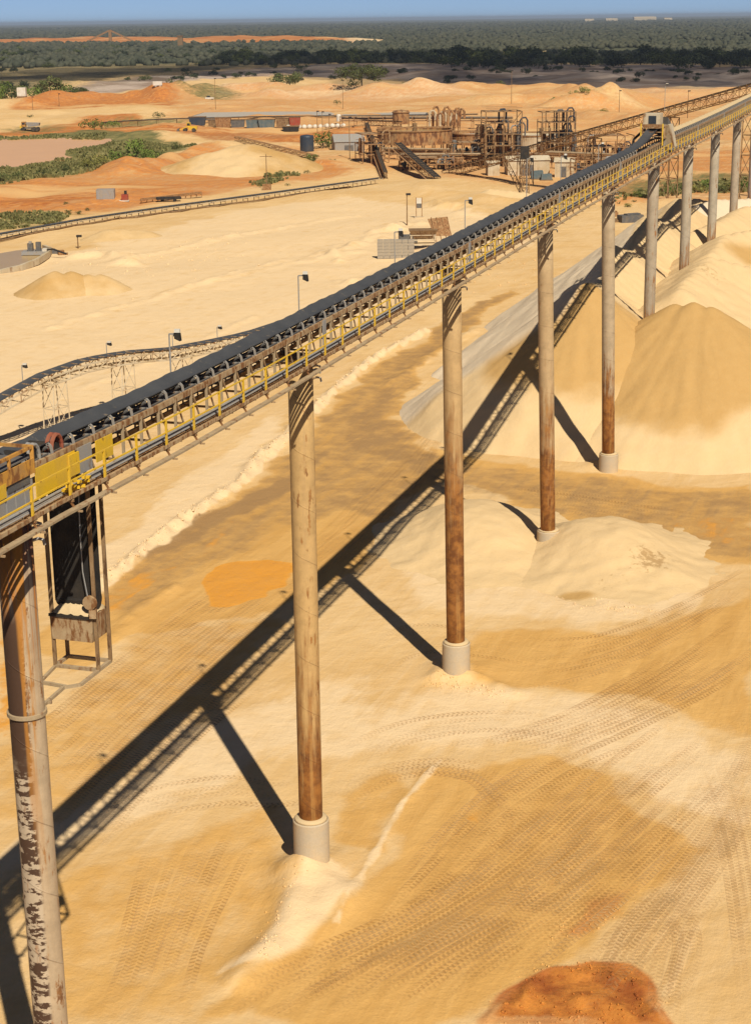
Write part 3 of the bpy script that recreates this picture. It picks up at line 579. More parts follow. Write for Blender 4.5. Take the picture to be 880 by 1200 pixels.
tva=np.array(tv); tva[:,2]+=hgt(tva[:,0],tva[:,1])
me=bpy.data.meshes.new('tyre_tracks'); me.from_pydata(tva.tolist(),[],tf); uvl=me.uv_layers.new(name='uv')
li=np.empty(len(me.loops),np.int32); me.loops.foreach_get('vertex_index',li); uvl.data.foreach_set('uv',np.array(tuv,np.float32)[li].ravel())
set_attrs(me,{**zones(tva[:,0],tva[:,1]),'fade':np.array(tfade),'tint':np.array(ttint)}); me.polygons.foreach_set('use_smooth',[True]*len(me.polygons)); me.materials.append(MT['track'])
o=bpy.data.objects.new('tyre_tracks',me); COL.objects.link(o); tag(o,'chevron tyre prints sweeping in arcs over the sand','tyre tracks',None,'stuff')

# ================================================================== LOOSE CLODS
_b=bmesh.new(); bmesh.ops.create_icosphere(_b,subdivisions=1,radius=1); CV=np.array([v.co[:] for v in _b.verts]); CF=np.array([[v.index for v in f.verts] for f in _b.faces]); _b.free()
def clods(name,label,spots,mat,seed):
    g=np.random.default_rng(seed); X=[];Y=[];Rr=[]
    for pl,n,spread,r0,r1 in spots:
        P=np.array([[p.x,p.y] for p in pl]); t=g.random(n)*(len(P)-1); i=np.minimum(t.astype(int),len(P)-2); f=(t-i)[:,None]
        q=P[i]*(1-f)+P[i+1]*f+g.normal(size=(n,2))*spread; X+=list(q[:,0]);Y+=list(q[:,1]);Rr+=list(r0+(r1-r0)*g.random(n)**4)
    X=np.array(X);Y=np.array(Y);Rr=np.array(Rr); Zz=hgt(X,Y)+Rr*.25; n=len(X)
    V=CV[None]*(Rr[:,None]*(.6+.8*g.random((n,3))))[:,None,:]*(1+.5*(g.random((n,len(CV),1))-.5))+np.stack([X,Y,Zz],-1)[:,None,:]; F=CF[None]+(np.arange(n)*len(CV))[:,None,None]
    V=V.reshape(-1,3);F=F.reshape(-1,3); me=bpy.data.meshes.new(name); me.vertices.add(len(V)); me.vertices.foreach_set('co',V.astype(np.float32).ravel()); me.loops.add(F.size); me.loops.foreach_set('vertex_index',F.astype(np.int32).ravel()); me.polygons.add(len(F)); me.polygons.foreach_set('loop_start',np.arange(0,F.size,3,dtype=np.int32)); me.update(calc_edges=True); me.materials.append(mat)
    if mat==MT['ground']: set_attrs(me,zones(V[:,0],V[:,1]))
    o=bpy.data.objects.new(name,me);COL.objects.link(o);tag(o,label,'clods',None,'stuff')
clods('sand_clods','loose sand clods along the pale ridge and round the column feet',[(RIDGE_ROAD,1100,.55,.02,.13),(sites((350,1030),(325,1100),(300,1140)),260,.4,.015,.08),(sites((505,800),(540,805),(590,815)),260,.45,.02,.10),(sites((630,1000),(700,960),(760,900)),160,2.,.02,.07),(sites((640,690),(700,712),(760,715)),240,.8,.02,.10),(sites((110,330),(200,300),(300,280)),200,9,.05,.22),(sites((520,250),(600,300),(580,340)),200,5,.05,.22)],MT['ground'],4)
clods('clay_clods','orange red clay clods spilled at the bottom right',[(sites((585,1200),(640,1140),(700,1136),(765,1180)),420,.5,.015,.09),(sites((620,1200),(740,1190)),450,1.0,.02,.09),(sites((650,1095),(725,1065)),160,.5,.02,.08)],MT['ground'],5)

# ================================================================== MAIN ELEVATED CONVEYOR
AZ=0.313174744; SLOPE=.00448; SPAN=26.985
P0=Vector((-11.767,52.507,25.655)); BD=Vector((math.sin(AZ),math.cos(AZ),0)); BP=Vector((math.cos(AZ),-math.sin(AZ),0))   # along, and to the right
DZ=[-.02,-.23,-.10,.13,.18,.25,.0,-.14,-.16,-.2,-.2,-.2]
def zref(s):
    n=s/SPAN; k=np.clip(n,-.0,10.9); i=int(k); d=DZ[i]+(DZ[i+1]-DZ[i])*(k-i)-(.13*math.sin(math.pi*k) if k<1 else 0); return P0.z+SLOPE*s+d
def BM(s,u,w): return Vector((P0.x+BD.x*s+BP.x*u,P0.y+BD.y*s+BP.y*u,zref(s)+w))
S0,S1=-9.,290.
Wf=1.50; Wb=1.46; Wt=2.74; WB=2.92     # walkway floor, bottom chord, top chord, belt centre
base=BM(S0,0,0); base.z=0
conv=thing('elevated_conveyor','long elevated belt conveyor on a row of round steel columns with yellow handrails','conveyor',base)
def run(name,mat,u,w,wd,ht,s0=S0,s1=S1,parent=conv,step=9.,build=True,mb=None):
    m=mb or MB(); ss=np.linspace(s0,s1,max(2,int((s1-s0)/step)+1))
    for a,b in zip(ss[:-1],ss[1:]): m.bar(BM(a,u,w),BM(b,u,w),wd,ht)
    return m.build(name,mat,parent) if build else m
def sheet(sec,s0,s1,step,thick=.03,wave=None):
    """a closed strip swept along the beam; sec = list of (u,w)"""
    m=MB(); ss=np.linspace(s0,s1,int((s1-s0)/step)+1); V=[];n=len(sec);F=[]
    for k,s in enumerate(ss):
        for i,(u,w) in enumerate(sec):
            e=wave(s,u,w) if wave else 0; V.append(BM(s,u,w+e))
        for i,(u,w) in enumerate(sec):
            e=wave(s,u,w) if wave else 0; V.append(BM(s,u,w+e-thick))
    q=2*n
    for k in range(len(ss)-1):
        a=k*q;b=a+q
        for i in range(n-1):
            F.append((a+i,a+i+1,b+i+1,b+i)); F.append((a+n+i,b+n+i,b+n+i+1,a+n+i+1))
        F.append((a,b,b+n,a+n)); F.append((a+n-1,a+2*n-1,b+2*n-1,b+n-1))
    for a in(0,(len(ss)-1)*q):
        for i in range(n-1): F.append((a+i,a+n+i,a+n+i+1,a+i+1))
    return m.add(V,F)
IP=1.5                                               # idler pitch
TRIP=5.03*SPAN
def sag(s,u,w): return (-.010*abs(math.sin(math.pi*(s-S0)/IP))*(abs(u)/.5))+.022*math.sin(s*1.7+3*math.sin(s*.31))*(abs(u)>.4)*(1 if u<0 else .3)-.035*(u<-.5)*abs(math.sin(math.pi*(s-S0)/IP))
def lift(s,u,w):
    d=s-TRIP; t=0
    if -16<d<=-2: t=1.15*((d+16)/14)**2
    elif -2<d<.6: t=1.15
    return sag(s,u,w)+t
TR=[(-.56,.27),(-.40,.15),(-.22,.03),(0,0),(.22,.03),(.40,.15),(.56,.27)]
TRs=[(u,WB+w) for u,w in TR]
sheet(TRs,-.2,TRIP,.375,.03,lift).build('belt',MT['belt'],conv,False,'empty black belt on the near side of the tripper')
sheet(TRs,TRIP+2.,S1,.375,.03,sag).build('belt',MT['belt'],conv,False,'belt carrying sand beyond the tripper')
sheet([(-.5,2.47),(0,2.46),(.62,2.47)],S0,S1,3.,.03).build('return_belt',MT['belt'],conv)
# sand riding on the belt
m=MB(); V=[];F=[];k=0
for s in np.arange(TRIP+2.5,S1,.6):
    hh=.30+.05*math.sin(s*2.1)+.04*random.random()
    V+=[BM(s,-.46,WB+.18),BM(s,-.2,WB+.18+hh*.7),BM(s,0,WB+.18+hh),BM(s,.2,WB+.18+hh*.7),BM(s,.46,WB+.18)]
n=len(V)//5
for i in range(n-1):
    for j in range(4): a=i*5+j;F.append((a,a+1,a+6,a+5))
tag(m.add(V,F).build('sand_load',MT['sandload'],None,True),'ribbon of tan sand riding on the belt beyond the tripper','sand')
# stringers and truss chords
for u in(-.85,.85):
    run('top_chord',MT['chord'],u,Wt,.10,.22); run('bottom_chord',MT['brown'],u,Wb-.02,.10,.18)
for u in(-.62,.62): run('stringer',MT['slate'],u,Wt+.02,.07,.14)
# idler frames, shared mesh
def place_parts(proto_mesh,name,mat,pos,rz,parent,off=Vector((0,0,0)),kind=None):
    out=[]
    for p,r in pos:
        o=bpy.data.objects.new(name,proto_mesh); COL.objects.link(o); o.parent=parent; o.location=Vector(p)-parent.location; o.rotation_euler.z=r; out.append(o)
    return out
def mesh_of(mb,name,mat):
    o=mb.build(name,mat); me=o.data; bpy.data.objects.remove(o); return me
RZ=-AZ    # local Y runs along the beam, local X to the right
i_=MB()
i_.bar((-.80,0,-.03),(.80,0,-.03),.09,.06); i_.bar((-.80,0,.0),(-.70,0,.20),.06,.05,(0,1,0)); i_.bar((.78,0,.0),(.74,0,.26),.08,.06,(0,1,0)); i_.bar((.74,0,.25),(.64,0,.34),.08,.05,(0,1,0)); i_.bar((.66,0,.33),(.59,0,.28),.07,.05,(0,1,0)); 
im=mesh_of(i_,'idler',MT['grey'])
r_=MB(); r_.tube((-.23,.0,.0),(.23,.0,.0),.06,8); r_.tube((.27,.0,.02),(.61,.0,.22),.06,8); r_.tube((-.27,.0,.02),(-.61,.0,.22),.06,8)
rm=mesh_of(r_,'roller',MT['slate'])
ii=[s for s in np.arange(S0+IP*7,S1-4,IP) if not(TRIP-16<s<TRIP+2)]
idl=place_parts(im,'idler',None,[(BM(s,0,Wt+.11-.02),RZ) for s in ii],0,conv)
for o in idl:
    c=bpy.data.objects.new('roller',rm);COL.objects.link(c);c.parent=o
# dark decking strips between the stringers
for s in np.arange(2,S1-3,3.0):
    pass
# near side truss webs one by one, far side joined
pp=mesh_of(MB().bar((0,0,0),(0,0,Wt-Wb),.10,.07,(0,1,0)),'truss_post',MT['beige'])
dd=mesh_of(MB().bar((0,0,Wt-Wb-.02),(0,.72,.02),.07,.05,(1,0,0)),'truss_brace',MT['chord'])
ws=np.arange(S0+.5,S1-1,IP)
place_parts(pp,'truss_post',None,[(BM(s,.86,Wb),RZ) for s in ws],0,conv)
place_parts(dd,'truss_brace',None,[(BM(s+.15,.84,Wb),RZ) for s in ws],0,conv)
m=MB()
for s in ws:
    m.bar(BM(s,-.85,Wb),BM(s,-.85,Wt),.09,.07); m.bar(BM(s+.1,-.85,Wt),BM(s+.75,-.85,Wb),.06,.05)
    if int(round((s-S0-.5)/IP))%2==0: m.bar(BM(s,-.85,Wb),BM(s,.85,Wb),.08,.08)
    m.bar(BM(s+.4,-.75,2.36),BM(s+.4,.75,2.36),.10,.09)
m.build('far_truss_web',MT['brown'],conv,kind='stuff')
m=MB()
for s in np.arange(S0,S1-3,3.):
    a=s+random.uniform(0,1);b=a+random.uniform(.5,1.6); m.hexa([BM(a,-.5,2.40),BM(a,.5,2.40),BM(b,.5,2.40),BM(b,-.5,2.40),BM(a,-.5,2.42),BM(a,.5,2.42),BM(b,.5,2.42),BM(b,-.5,2.42)])
m.build('belt_deck_plate',MT['dark'],conv,kind='stuff')
# walkway: grating panels, pipes, kick plate, brackets, tray
gp_=MB()
for k in range(5): gp_.box((.98+.165*k,1.22,0),(.105,2.40,.04))
for k in range(3): gp_.box((1.25,.2+k*1.05,-.05),(.80,.05,.05))
gm=mesh_of(gp_,'walkway_plank',MT['chord']); PS=2.5
hs=np.arange(S0,S1-PS,PS)
place_parts(gm,'walkway_plank',None,[(BM(s,0,Wf),RZ) for s in hs],0,conv)
for u,w,r in((.97,.10,.055),(1.10,.09,.05),(1.22,.07,.04)):
    m=MB(); ss=np.arange(S0,S1,12)
    m.path([BM(s,u,Wf+w) for s in ss],r,7).build('pipe',MT['grey'],conv)
run('toe_plate',MT['chord'],1.70,Wf+.07,.03,.13)
run('cable_tray',MT['beige'],1.78,Wf-.34,.24,.08)
b_=MB(); b_.bar((.85,0,-.10),(1.72,0,-.07),.08,.10); b_.bar((.85,0,-.30),(1.45,0,-.12),.06,.06); b_.bar((1.60,0,-.1),(1.80,0,-.40),.06,.06); b_.box((1.93,0,-.41),(.18,.07,.06)); b_.box((1.62,0,.0),(.10,.16,.16))
bm=mesh_of(b_,'walkway_bracket',MT['chord']); place_parts(bm,'walkway_bracket',None,[(BM(s,0,Wf),RZ) for s in hs],0,conv)
h_=MB(); h_.bar((1.62,0,-.05),(1.62,0,1.05),.075,.075); hm=mesh_of(h_,'handrail_post',MT['yellow']); place_parts(hm,'handrail_post',None,[(BM(s,0,Wf),RZ) for s in hs],0,conv)
for w in(1.04,.56): run('handrail',MT['yellow'],1.62,Wf+w,.05,.05)
# splice plates over the columns
sp=mesh_of(MB().box((.93,0,(Wt-Wb)/2),(.05,.42,Wt-Wb+.25)),'splice_plate',MT['grey'])
place_parts(sp,'splice_plate',None,[(BM(n*SPAN+.9,0,Wb),RZ) for n in range(1,11)],0,conv)
# scrap lumps of spilt sand on the truss
m=MB()
for s in np.arange(9,S1-4,1.1):
    u=random.uniform(-.5,.55); a=random.uniform(.16,.4); m.lathe(BM(s,u,2.48),[(a,0),(a*.7,.06),(a*.2,.10)],6)
m.build('spilt_sand',MT['sandload'],conv,True,kind='stuff')
# head: pulley hood, guards
def panel(name,s0,s1,u,w0,w1,mat,th=.04,parent=conv,label=None):
    return MB().hexa([BM(s0,u,w0),BM(s0,u+th,w0),BM(s1,u+th,w0),BM(s1,u,w0),BM(s0,u,w1),BM(s0,u+th,w1),BM(s1,u+th,w1),BM(s1,u,w1)]).build(name,mat,parent,label=label)
panel('guard_panel',-.05,2.62,.96,Wf+.22,Wt-.04,MT['yellow'],label='long yellow guard panel'); panel('guard_panel',2.85,3.85,.95,Wf+.30,Wt-.02,MT['grey'],label='plain grey guard panel'); panel('guard_panel',4.15,5.4,.97,Wf+.42,Wt-.06,MT['yellow'],label='small square yellow guard panel')
panel('guard_panel',2.1,2.8,1.005,Wf+.40,Wt-.10,MT['yellow'],.06,label='narrow yellow guard flap')
hood=MB(); s0,s1=-8.5,-.15
hood.hexa([BM(s0,-.9,3.12),BM(s0,.95,3.12),BM(s1-.15,.95,3.12),BM(s1-.15,-.9,3.12),BM(s0,-.9,3.16),BM(s0,.95,3.16),BM(s1-.15,.95,3.16),BM(s1-.15,-.9,3.16)])
ho=hood.build('hood_cover',MT['slate'],conv)
fr=MB()
for u in(-.92,.97): fr.bar(BM(s0,u,3.46),BM(s1,u,3.46),.10,.10); fr.bar(BM(s1,u,2.6),BM(s1,u,3.5),.12,.12)
for s in(-6,-3.4,s1): fr.bar(BM(s,-.92,3.46),BM(s,.97,3.46),.10,.10)
for s in(-6.,-3.4,-1.6): fr.bar(BM(s,.97,2.7),BM(s,.97,3.46),.10,.10)
fr.build('hood_frame',MT['orange'],conv)
panel('hood_side',-3.6,-.2,.99,2.62,3.10,MT['orange'],.05); panel('hood_side',-3.2,-2.0,1.0,2.30,2.75,MT['yellow'],.05,label='yellow bracket plate under the hood side')
panel('hood_side',-9,-3.7,.99,2.3,3.08,MT['yellow'],.05)
for k in range(6): panel('vent_panel',-3.6+k*.58,-3.1+k*.58,.90,Wf+.05,2.42,MT['grey'],.05)
panel('gearbox_guard',-1.8,-.4,.93,2.35,2.66,MT['slate'],.06)
panel('drive_housing',-9,-3.8,.90,Wf+.1,2.3,MT['slate'],.06)
def hoop(s,mat,lab):
    c=[BM(s,.62,Wt+.12)+BD*(.36*math.cos(t))+Vector((0,0,.48*math.sin(t))) for t in np.linspace(-.2,math.pi+.2,9)]
    m=MB(); 
    for u in(0,.18): m.path([p-BP*u for p in c],.075,6)
    m.bar(c[0],c[-1],.08,.06); m.build('pulley_hoop',mat,conv,label=lab)
hoop(2.1,MT['red'],'dull red hoop guard'); hoop(.55,MT['grey'],'grey hoop guard')
MB().tube(BM(2.1,-.6,Wt+.05),BM(2.1,.6,Wt+.05),.28,14).build('bend_pulley',MT['dark'],conv); MB().tube(BM(.55,-.6,Wt+.05),BM(.55,.6,Wt+.05),.30,14).build('bend_pulley',MT['dark'],conv)
m=MB()
for k in range(16):
    t=k/15; p=BM(1.1+1.7*t,1.35+.1*math.sin(k*2.1),Wf+.22+.12*math.sin(k*1.7)); m.box(p,(.16,.10,.09),random.random()*3)
tag(m.build('yellow_chain',MT['yellow']),'heap of yellow chain lying on the walkway planks beside the long yellow guard','chain')

# floodlights on the far side of the gantry
def lamp(p,h,label,group,r=.035,head=.25):
    t=thing('floodlight_pole',label,'lamp post',p,group)
    MB().tube(p,p+Vector((0,0,h)),r,6).build('pole',MT['grey'],t)
    q=p+Vector((0,0,h)); a=MB(); a.bar(q,q+BP*.25+Vector((0,0,.02)),.06,.06); a.build('arm',MT['grey'],t)
    c=q+BP*.36; hd=MB(); d=BP*head*.8; e=BD*head*.6
    hd.hexa([c-d*.5-e*.7-Vector((0,0,.16)),c+d*.7-e*.7-Vector((0,0,.26)),c+d*.7+e*.7-Vector((0,0,.26)),c-d*.5+e*.7-Vector((0,0,.16)),c-d*.5-e*.5+Vector((0,0,.10)),c+d*.6-e*.5+Vector((0,0,.06)),c+d*.6+e*.5+Vector((0,0,.06)),c-d*.5+e*.5+Vector((0,0,.10))]); hd.build('lamp_head',MT['dark'],t)
    MB().box(c+Vector((0,0,.15)),(head*.9,head*.9,.12)).build('lamp_cover',MT['white'],t)
    return t
def s_at(x,u=-1.0,w=3.0):
    lo,hi=-5.,289.
    for _ in range(50):
        mid=(lo+hi)/2; p=BM(mid,u,w)-Vector((0,0,HC)); px=440+FPX*p.dot(RT)/p.dot(FW)
        if px<x: lo=mid
        else: hi=mid
    return lo
for x,top,lab in((201,394,'floodlight pole on the gantry nearest the camera, with a white capped head'),(351,326,'floodlight pole rising above the second column against plain pale sand'),(463,275,'floodlight pole of the gantry in front of the grey block wall'),(545,238,'floodlight pole of the gantry just right of the loading hopper'),(617,190,'floodlight pole of the gantry in front of the white sheds'),(657,186,'floodlight pole of the gantry at the last white shed'),(701,172,'floodlight pole of the gantry shortly before the tripper car')):
    s=s_at(x); p=BM(s,-1.02,Wf); q=p-Vector((0,0,HC)); dep=q.dot(FW); ty=600-FPX*q.dot(UP)/dep
    lamp(p,max(2.4,(ty-top)*dep/FPX/.96),lab,'floodlights along the gantry')
# ================================================================== COLUMNS
labs=['nearest column, dark purple rust on top and black scabs of peeled paint down its left side','second column, clean beige with small rust patches and a rusty foot in a grey pedestal beside a spill of sand',
'third column, beige top fading to solid orange rust below, in a round pedestal at the edge of the damp flat','fourth column, rusty brown lower half, its pedestal sunk between two sand mounds','fifth column, brown foot on a tall grey pedestal at the toe of the stockpile',
'sixth column, grey beige with dark scuffs, buried in the stockpile left of the tan cone','seventh column, pale and plain, buried behind the sharp crested heap','eighth column, pale with a bright band, standing in white sand','ninth column, plain beige beside the lattice trestle','farthest column at the right edge, pinkish beige']
BASEPX=[None,(366,1014),(534,785),(638.5,632),(709,543),None,None,None,None,None]
CP=[dict(seed=1,z_rust=-8,soft=3,patch=.40,base=(.53,.395,.245),peel=1,top_stain=3.2),dict(seed=2,z_rust=8.5,soft=4.5,patch=.42,base=(.60,.385,.155)),dict(seed=3,z_rust=15.5,soft=5,patch=.30,base=(.58,.385,.175)),dict(seed=4,z_rust=11.5,soft=4.5,patch=.25,base=(.54,.38,.20)),dict(seed=5,z_rust=9.5,soft=2.5,patch=.2,base=(.50,.385,.24)),
 dict(seed=6,z_rust=11,soft=3,patch=.4,base=(.43,.355,.25)),dict(seed=7,z_rust=13,soft=3,patch=.1,base=(.46,.385,.275)),dict(seed=8,z_rust=13.,soft=2,patch=.05,base=(.47,.40,.29)),dict(seed=9,z_rust=12,soft=2,patch=.05,base=(.46,.37,.26)),dict(seed=10,z_rust=12,soft=3,patch=.2,base=(.44,.33,.25))]
def ring(c0,x0,c1,x1,r,n=36,rows=60,zt=None):
    """shaft from c0 (bottom) to c1 (top) with many rows so the outline is true"""
    m=MB();V=[];F=[]
    for k in range(rows+1):
        t=k/rows;c=c0.lerp(c1,t)
        for i in range(n):
            a=2*math.pi*i/n;V.append((c.x+r*math.cos(a),c.y+r*math.sin(a),c.z))
    for k in range(rows):
        for i in range(n): j=(i+1)%n;F.append((k*n+i,k*n+j,(k+1)*n+j,(k+1)*n+i))
    F+=[tuple(range(n-1,-1,-1)),tuple(range(rows*n,(rows+1)*n))]
    return m.add(V,F)
for n in range(10):
    top=BM(n*SPAN,0,Wb-.32); axis=BM(n*SPAN,0,0)
    b=Vector((axis.x,axis.y,0))
    if BASEPX[n]:
        p=site(*BASEPX[n]); b=Vector((axis.x+(p.x-axis.x)*.9,axis.y+(p.y-axis.y)*.35,0))
    b.z=G(b.x,b.y)-.3
    t=thing('support_column',labs[n],'column',b,'steel columns carrying the elevated conveyor'); t['group']='steel columns carrying the elevated conveyor'
    mat=m_column('column_paint_%s'%['a','b','c','d','e','f','g','h','i','j'][n],height=top.z,**CP[n])
    ring(b,0,top,0,.60,40 if n<3 else 24,6).build('shaft',mat,t,True)
    if n in(1,2,3,4):
        c=b; zb=-.4; zt=[0,2.35,2.2,2.2,2.0][n]
        pm=MB(); pm.lathe((c.x,c.y,c.z),[(.92,zb),(.92,zt*.5),(.925,zt*.5+.02),(.92,zt-.06),(.88,zt)],72); pm.build('pedestal',MT['concrete'],t,False)
        sm=MB(); sm.lathe((c.x,c.y,c.z),[(.87,zt+.001),(.80,zt+.10),(.62,zt+.16)],24); sm.build('sand_cap',MT['sandload'],t,True)
    cm=MB(); cm.lathe((top.x,top.y,top.z),[(.60,.0),(.72,.02),(.72,.10)],24); cm.box(top+Vector((0,0,.16)),(2.2,1.0,.12),RZ); cm.build('cap_plate',MT['brown'],t)
    for a,dz in((-.15,-.35),(.35,-.6),(math.pi+.1,-.5),(.05,-.95)):
        o0=top+Vector((math.cos(a)*.58,math.sin(a)*.58,dz)); ou=Vector((math.cos(a),math.sin(a),0))
        MB().path([o0,o0+ou*.2+Vector((0,0,.06)),o0+ou*.36+Vector((0,0,.02)),o0+ou*.40-Vector((0,0,.16))],.055,6).build('lifting_lug',MT['brown'] if a>1 else MT['grey'],t)
    if n==0:
        for zz in(19.75,):
            c=b.lerp(top,(zz-b.z)/(top.z-b.z)); MB().lathe((c.x,c.y,c.z),[(.60,0),(.67,.01),(.67,.14),(.60,.15)],32,False).build('clamp_ring',MT['beige'],t)
# ================================================================== TAKE-UP TOWER under the head
sA,sB,uL,uR=3.8,4.75,-.95,.75; zT=float(BM(5,0,Wb-.1).z); zB=19.95
base=BM(sA,0,0); base.z=zB
t=thing('take_up_tower','hanging belt take-up tower with black belt loop and sand covered counterweight box','take-up tower',base)
def V3(s,u,z): p=BM(s,u,0); p.z=z; return p
for s in(sA,sB):
    for u in(uL,uR): MB().bar(V3(s,u,zB),V3(s,u,zT),.13,.13).build('leg',MT['brown'],t)
m=MB()
for z in(zB,): m.bar(V3(sA,uL,z),V3(sA,uR,z),.12,.12); m.bar(V3(sB,uL,z),V3(sB,uR,z),.12,.12); m.bar(V3(sA,uL,z),V3(sB,uL,z),.12,.12); m.bar(V3(sA,uR,z),V3(sB,uR,z),.12,.12)
m.build('base_frame',MT['beige'],t)
MB().hexa([V3(sA+.18,uL+.07,22.35),V3(sA+.18,uR-.22,22.35),V3(sA+.21,uR-.22,22.35),V3(sA+.21,uL+.07,22.35),V3(sA+.18,uL+.07,zT),V3(sA+.18,uR-.22,zT),V3(sA+.21,uR-.22,zT),V3(sA+.21,uL+.07,zT)]).build('belt',MT['dark'],t)
MB().hexa([V3(sB-.24,uL+.15,22.35),V3(sB-.24,uR-.1,22.35),V3(sB-.2,uR-.1,22.35),V3(sB-.2,uL+.15,22.35),V3(sB-.24,uL+.15,zT),V3(sB-.24,uR-.1,zT),V3(sB-.2,uR-.1,zT),V3(sB-.2,uL+.15,zT)]).build('belt',MT['dark'],t)
MB().tube(V3((sA+sB)/2,uL+.1,22.42),V3((sA+sB)/2,uR-.1,22.42),(sB-sA)*.33,16).build('take_up_pulley',MT['dark'],t)
cw=MB(); cw.hexa([V3(sA-.1,uL+.02,21.0),V3(sA-.1,uR-.12,21.0),V3(sB+.1,uR-.12,21.0),V3(sB+.1,uL+.02,21.0),V3(sA-.12,uL-.04,21.95),V3(sA-.12,uR-.06,21.95),V3(sB+.12,uR-.06,21.95),V3(sB+.12,uL-.04,21.95)]); co=cw.build('counterweight_box',MT['chord'],t)
V=[];F=[];NN=12
for i in range(NN+1):
    for j in range(7):
        e=.40*math.sin(math.pi*j/6)**.5*(math.sin(math.pi*i/NN)**.35)+.06*math.sin(i*2.3+j*1.7); V.append(V3(sA-.10+(sB-sA+.2)*j/6,uL+(uR-uL-.1)*i/NN,21.96+max(0,e)))
for i in range(NN):
    for j in range(6): a=i*7+j;F.append((a,a+1,a+8,a+7))
MB().add(V,F).build('sand_cap',MT['sandload'],co,True)
MB().bar(V3(sA-.14,uL-.05,21.92),V3(sA-.14,uR-.05,21.92),.06,.10).build('rim',MT['dark'],co)
MB().path([V3(sA,uR-.32,zT),V3(sA-.05,uR-.36,25),V3(sA-.05,uR-.35,23.6),V3(sA-.1,uR-.15,22.4),V3(sA-.15,uR-.05,22.6)],.022,5).build('cable',MT['grey'],t)
sh=MB()
sh.tube(V3(sA-.16,uR-.12,22.5),V3(sA-.04,uR-.12,22.5),.26,14); sh.box(V3(sA-.1,uR-.02,22.1),(.25,.25,.3)); sh.build('sheave',MT['chord'],t)
m=MB(); m.bar(V3(sA,uR,zB-.02),V3(2.6,uR-.1,zB-.1),.11,.11); m.bar(V3(2.6,uR-.1,zB-.1),V3(2.2,uR-.55,zB-.1),.10,.10); m.bar(V3(2.2,uR-.55,zB-.1),V3(.45,.35,zB-.05),.11,.11); m.bar(V3(sA,uL,zB-.02),V3(.3,-.5,zB-.05),.10,.10); m.bar(V3(2.4,uL+.1,zB-.08),V3(2.3,uR-.5,zB-.1),.09,.12); m.bar(V3(.7,-.4,zB-.08),V3(.8,.5,zB-.06),.09,.09); m.build('tie_arm',MT['beige'],t)
MB().path([V3(2.0,uL,zB),V3(1.9,uL+.2,zB-1.2),V3(1.7,uL+.3,zB-2.6)],.015,4).build('cable_tail',MT['dark'],t)

# ================================================================== TRIPPER CAR
s0=TRIP; base=BM(s0,0,Wt)
t=thing('tripper_car','tripper car straddling the belt with a cream cab, yellow rails and a cream discharge chute','tripper',base)
for du in(-1.,1.):
    for ds in(-2.2,1.0): MB().tube(BM(s0+ds,du-.06,Wt+.25),BM(s0+ds,du+.06,Wt+.25),.22,12).build('wheel',MT['dark'],t)
m=MB()
for du in(-1.,1.):
    m.bar(BM(s0-3.2,du,Wt+.45),BM(s0+2.2,du,Wt+.45),.14,.20)
    for ds in(-2.9,-.9,1.6): m.bar(BM(s0+ds,du,Wt+.4),BM(s0+ds,du,Wt+1.6),.12,.12)
    m.bar(BM(s0-3.2,du,Wt+1.6),BM(s0+2.0,du,Wt+1.6),.12,.14); m.bar(BM(s0-2.9,du,Wt+.5),BM(s0-.9,du,Wt+1.5),.09,.09)
for ds in(-2.9,-.9,1.6): m.bar(BM(s0+ds,-1,Wt+1.55),BM(s0+ds,1,Wt+1.55),.12,.12)
m.build('frame',MT['chord'],t)
MB().tube(BM(s0,-.75,Wt+1.15),BM(s0,.75,Wt+1.15),.42,16).build('head_pulley',MT['dark'],t)
cab=MB().hexa([BM(s0-2.6,-1.0,Wt+1.68),BM(s0-2.6,.75,Wt+1.68),BM(s0-.6,.75,Wt+1.68),BM(s0-.6,-1.0,Wt+1.68),BM(s0-2.6,-1.0,Wt+2.95),BM(s0-2.6,.75,Wt+2.95),BM(s0-.6,.75,Wt+2.95),BM(s0-.6,-1.0,Wt+2.95)]).build('cab',MT['cream'],t)
MB().hexa([BM(s0-2.64,-.45,Wt+1.95),BM(s0-2.64,.35,Wt+1.95),BM(s0-2.61,.35,Wt+1.95),BM(s0-2.61,-.45,Wt+1.95),BM(s0-2.64,-.45,Wt+2.75),BM(s0-2.64,.35,Wt+2.75),BM(s0-2.61,.35,Wt+2.75),BM(s0-2.61,-.45,Wt+2.75)]).build('window',MT['glass'],cab)
MB().hexa([BM(s0-2.7,-1.05,Wt+1.5),BM(s0-2.7,.95,Wt+1.5),BM(s0-2.62,.95,Wt+1.5),BM(s0-2.62,-1.05,Wt+1.5),BM(s0-2.7,-1.05,Wt+1.9),BM(s0-2.7,.95,Wt+1.9),BM(s0-2.62,.95,Wt+1.9),BM(s0-2.62,-1.05,Wt+1.9)]).build('cab_apron',MT['rust'],t)
for w in(.7,1.15,1.6): MB().bar(BM(s0-3.3,-1.1,Wt+w),BM(s0-3.3,1.15,Wt+w),.08,.08).build('rail',MT['chord'],t)
for u in(-1.1,1.15): MB().bar(BM(s0-3.3,u,Wt-.2),BM(s0-3.3,u,Wt+2.0),.12,.12).build('rail_post',MT['yellow'],t)
MB().hexa([BM(s0+.4,1.0,Wt-.6),BM(s0+.4,1.9,Wt-.6),BM(s0+2.2,1.9,Wt-.6),BM(s0+2.2,1.0,Wt-.6),BM(s0-.6,.6,Wt+1.7),BM(s0-.6,1.4,Wt+1.7),BM(s0+2.2,1.4,Wt+1.7),BM(s0+2.2,.6,Wt+1.7)]).build('chute',MT['cream'],t)
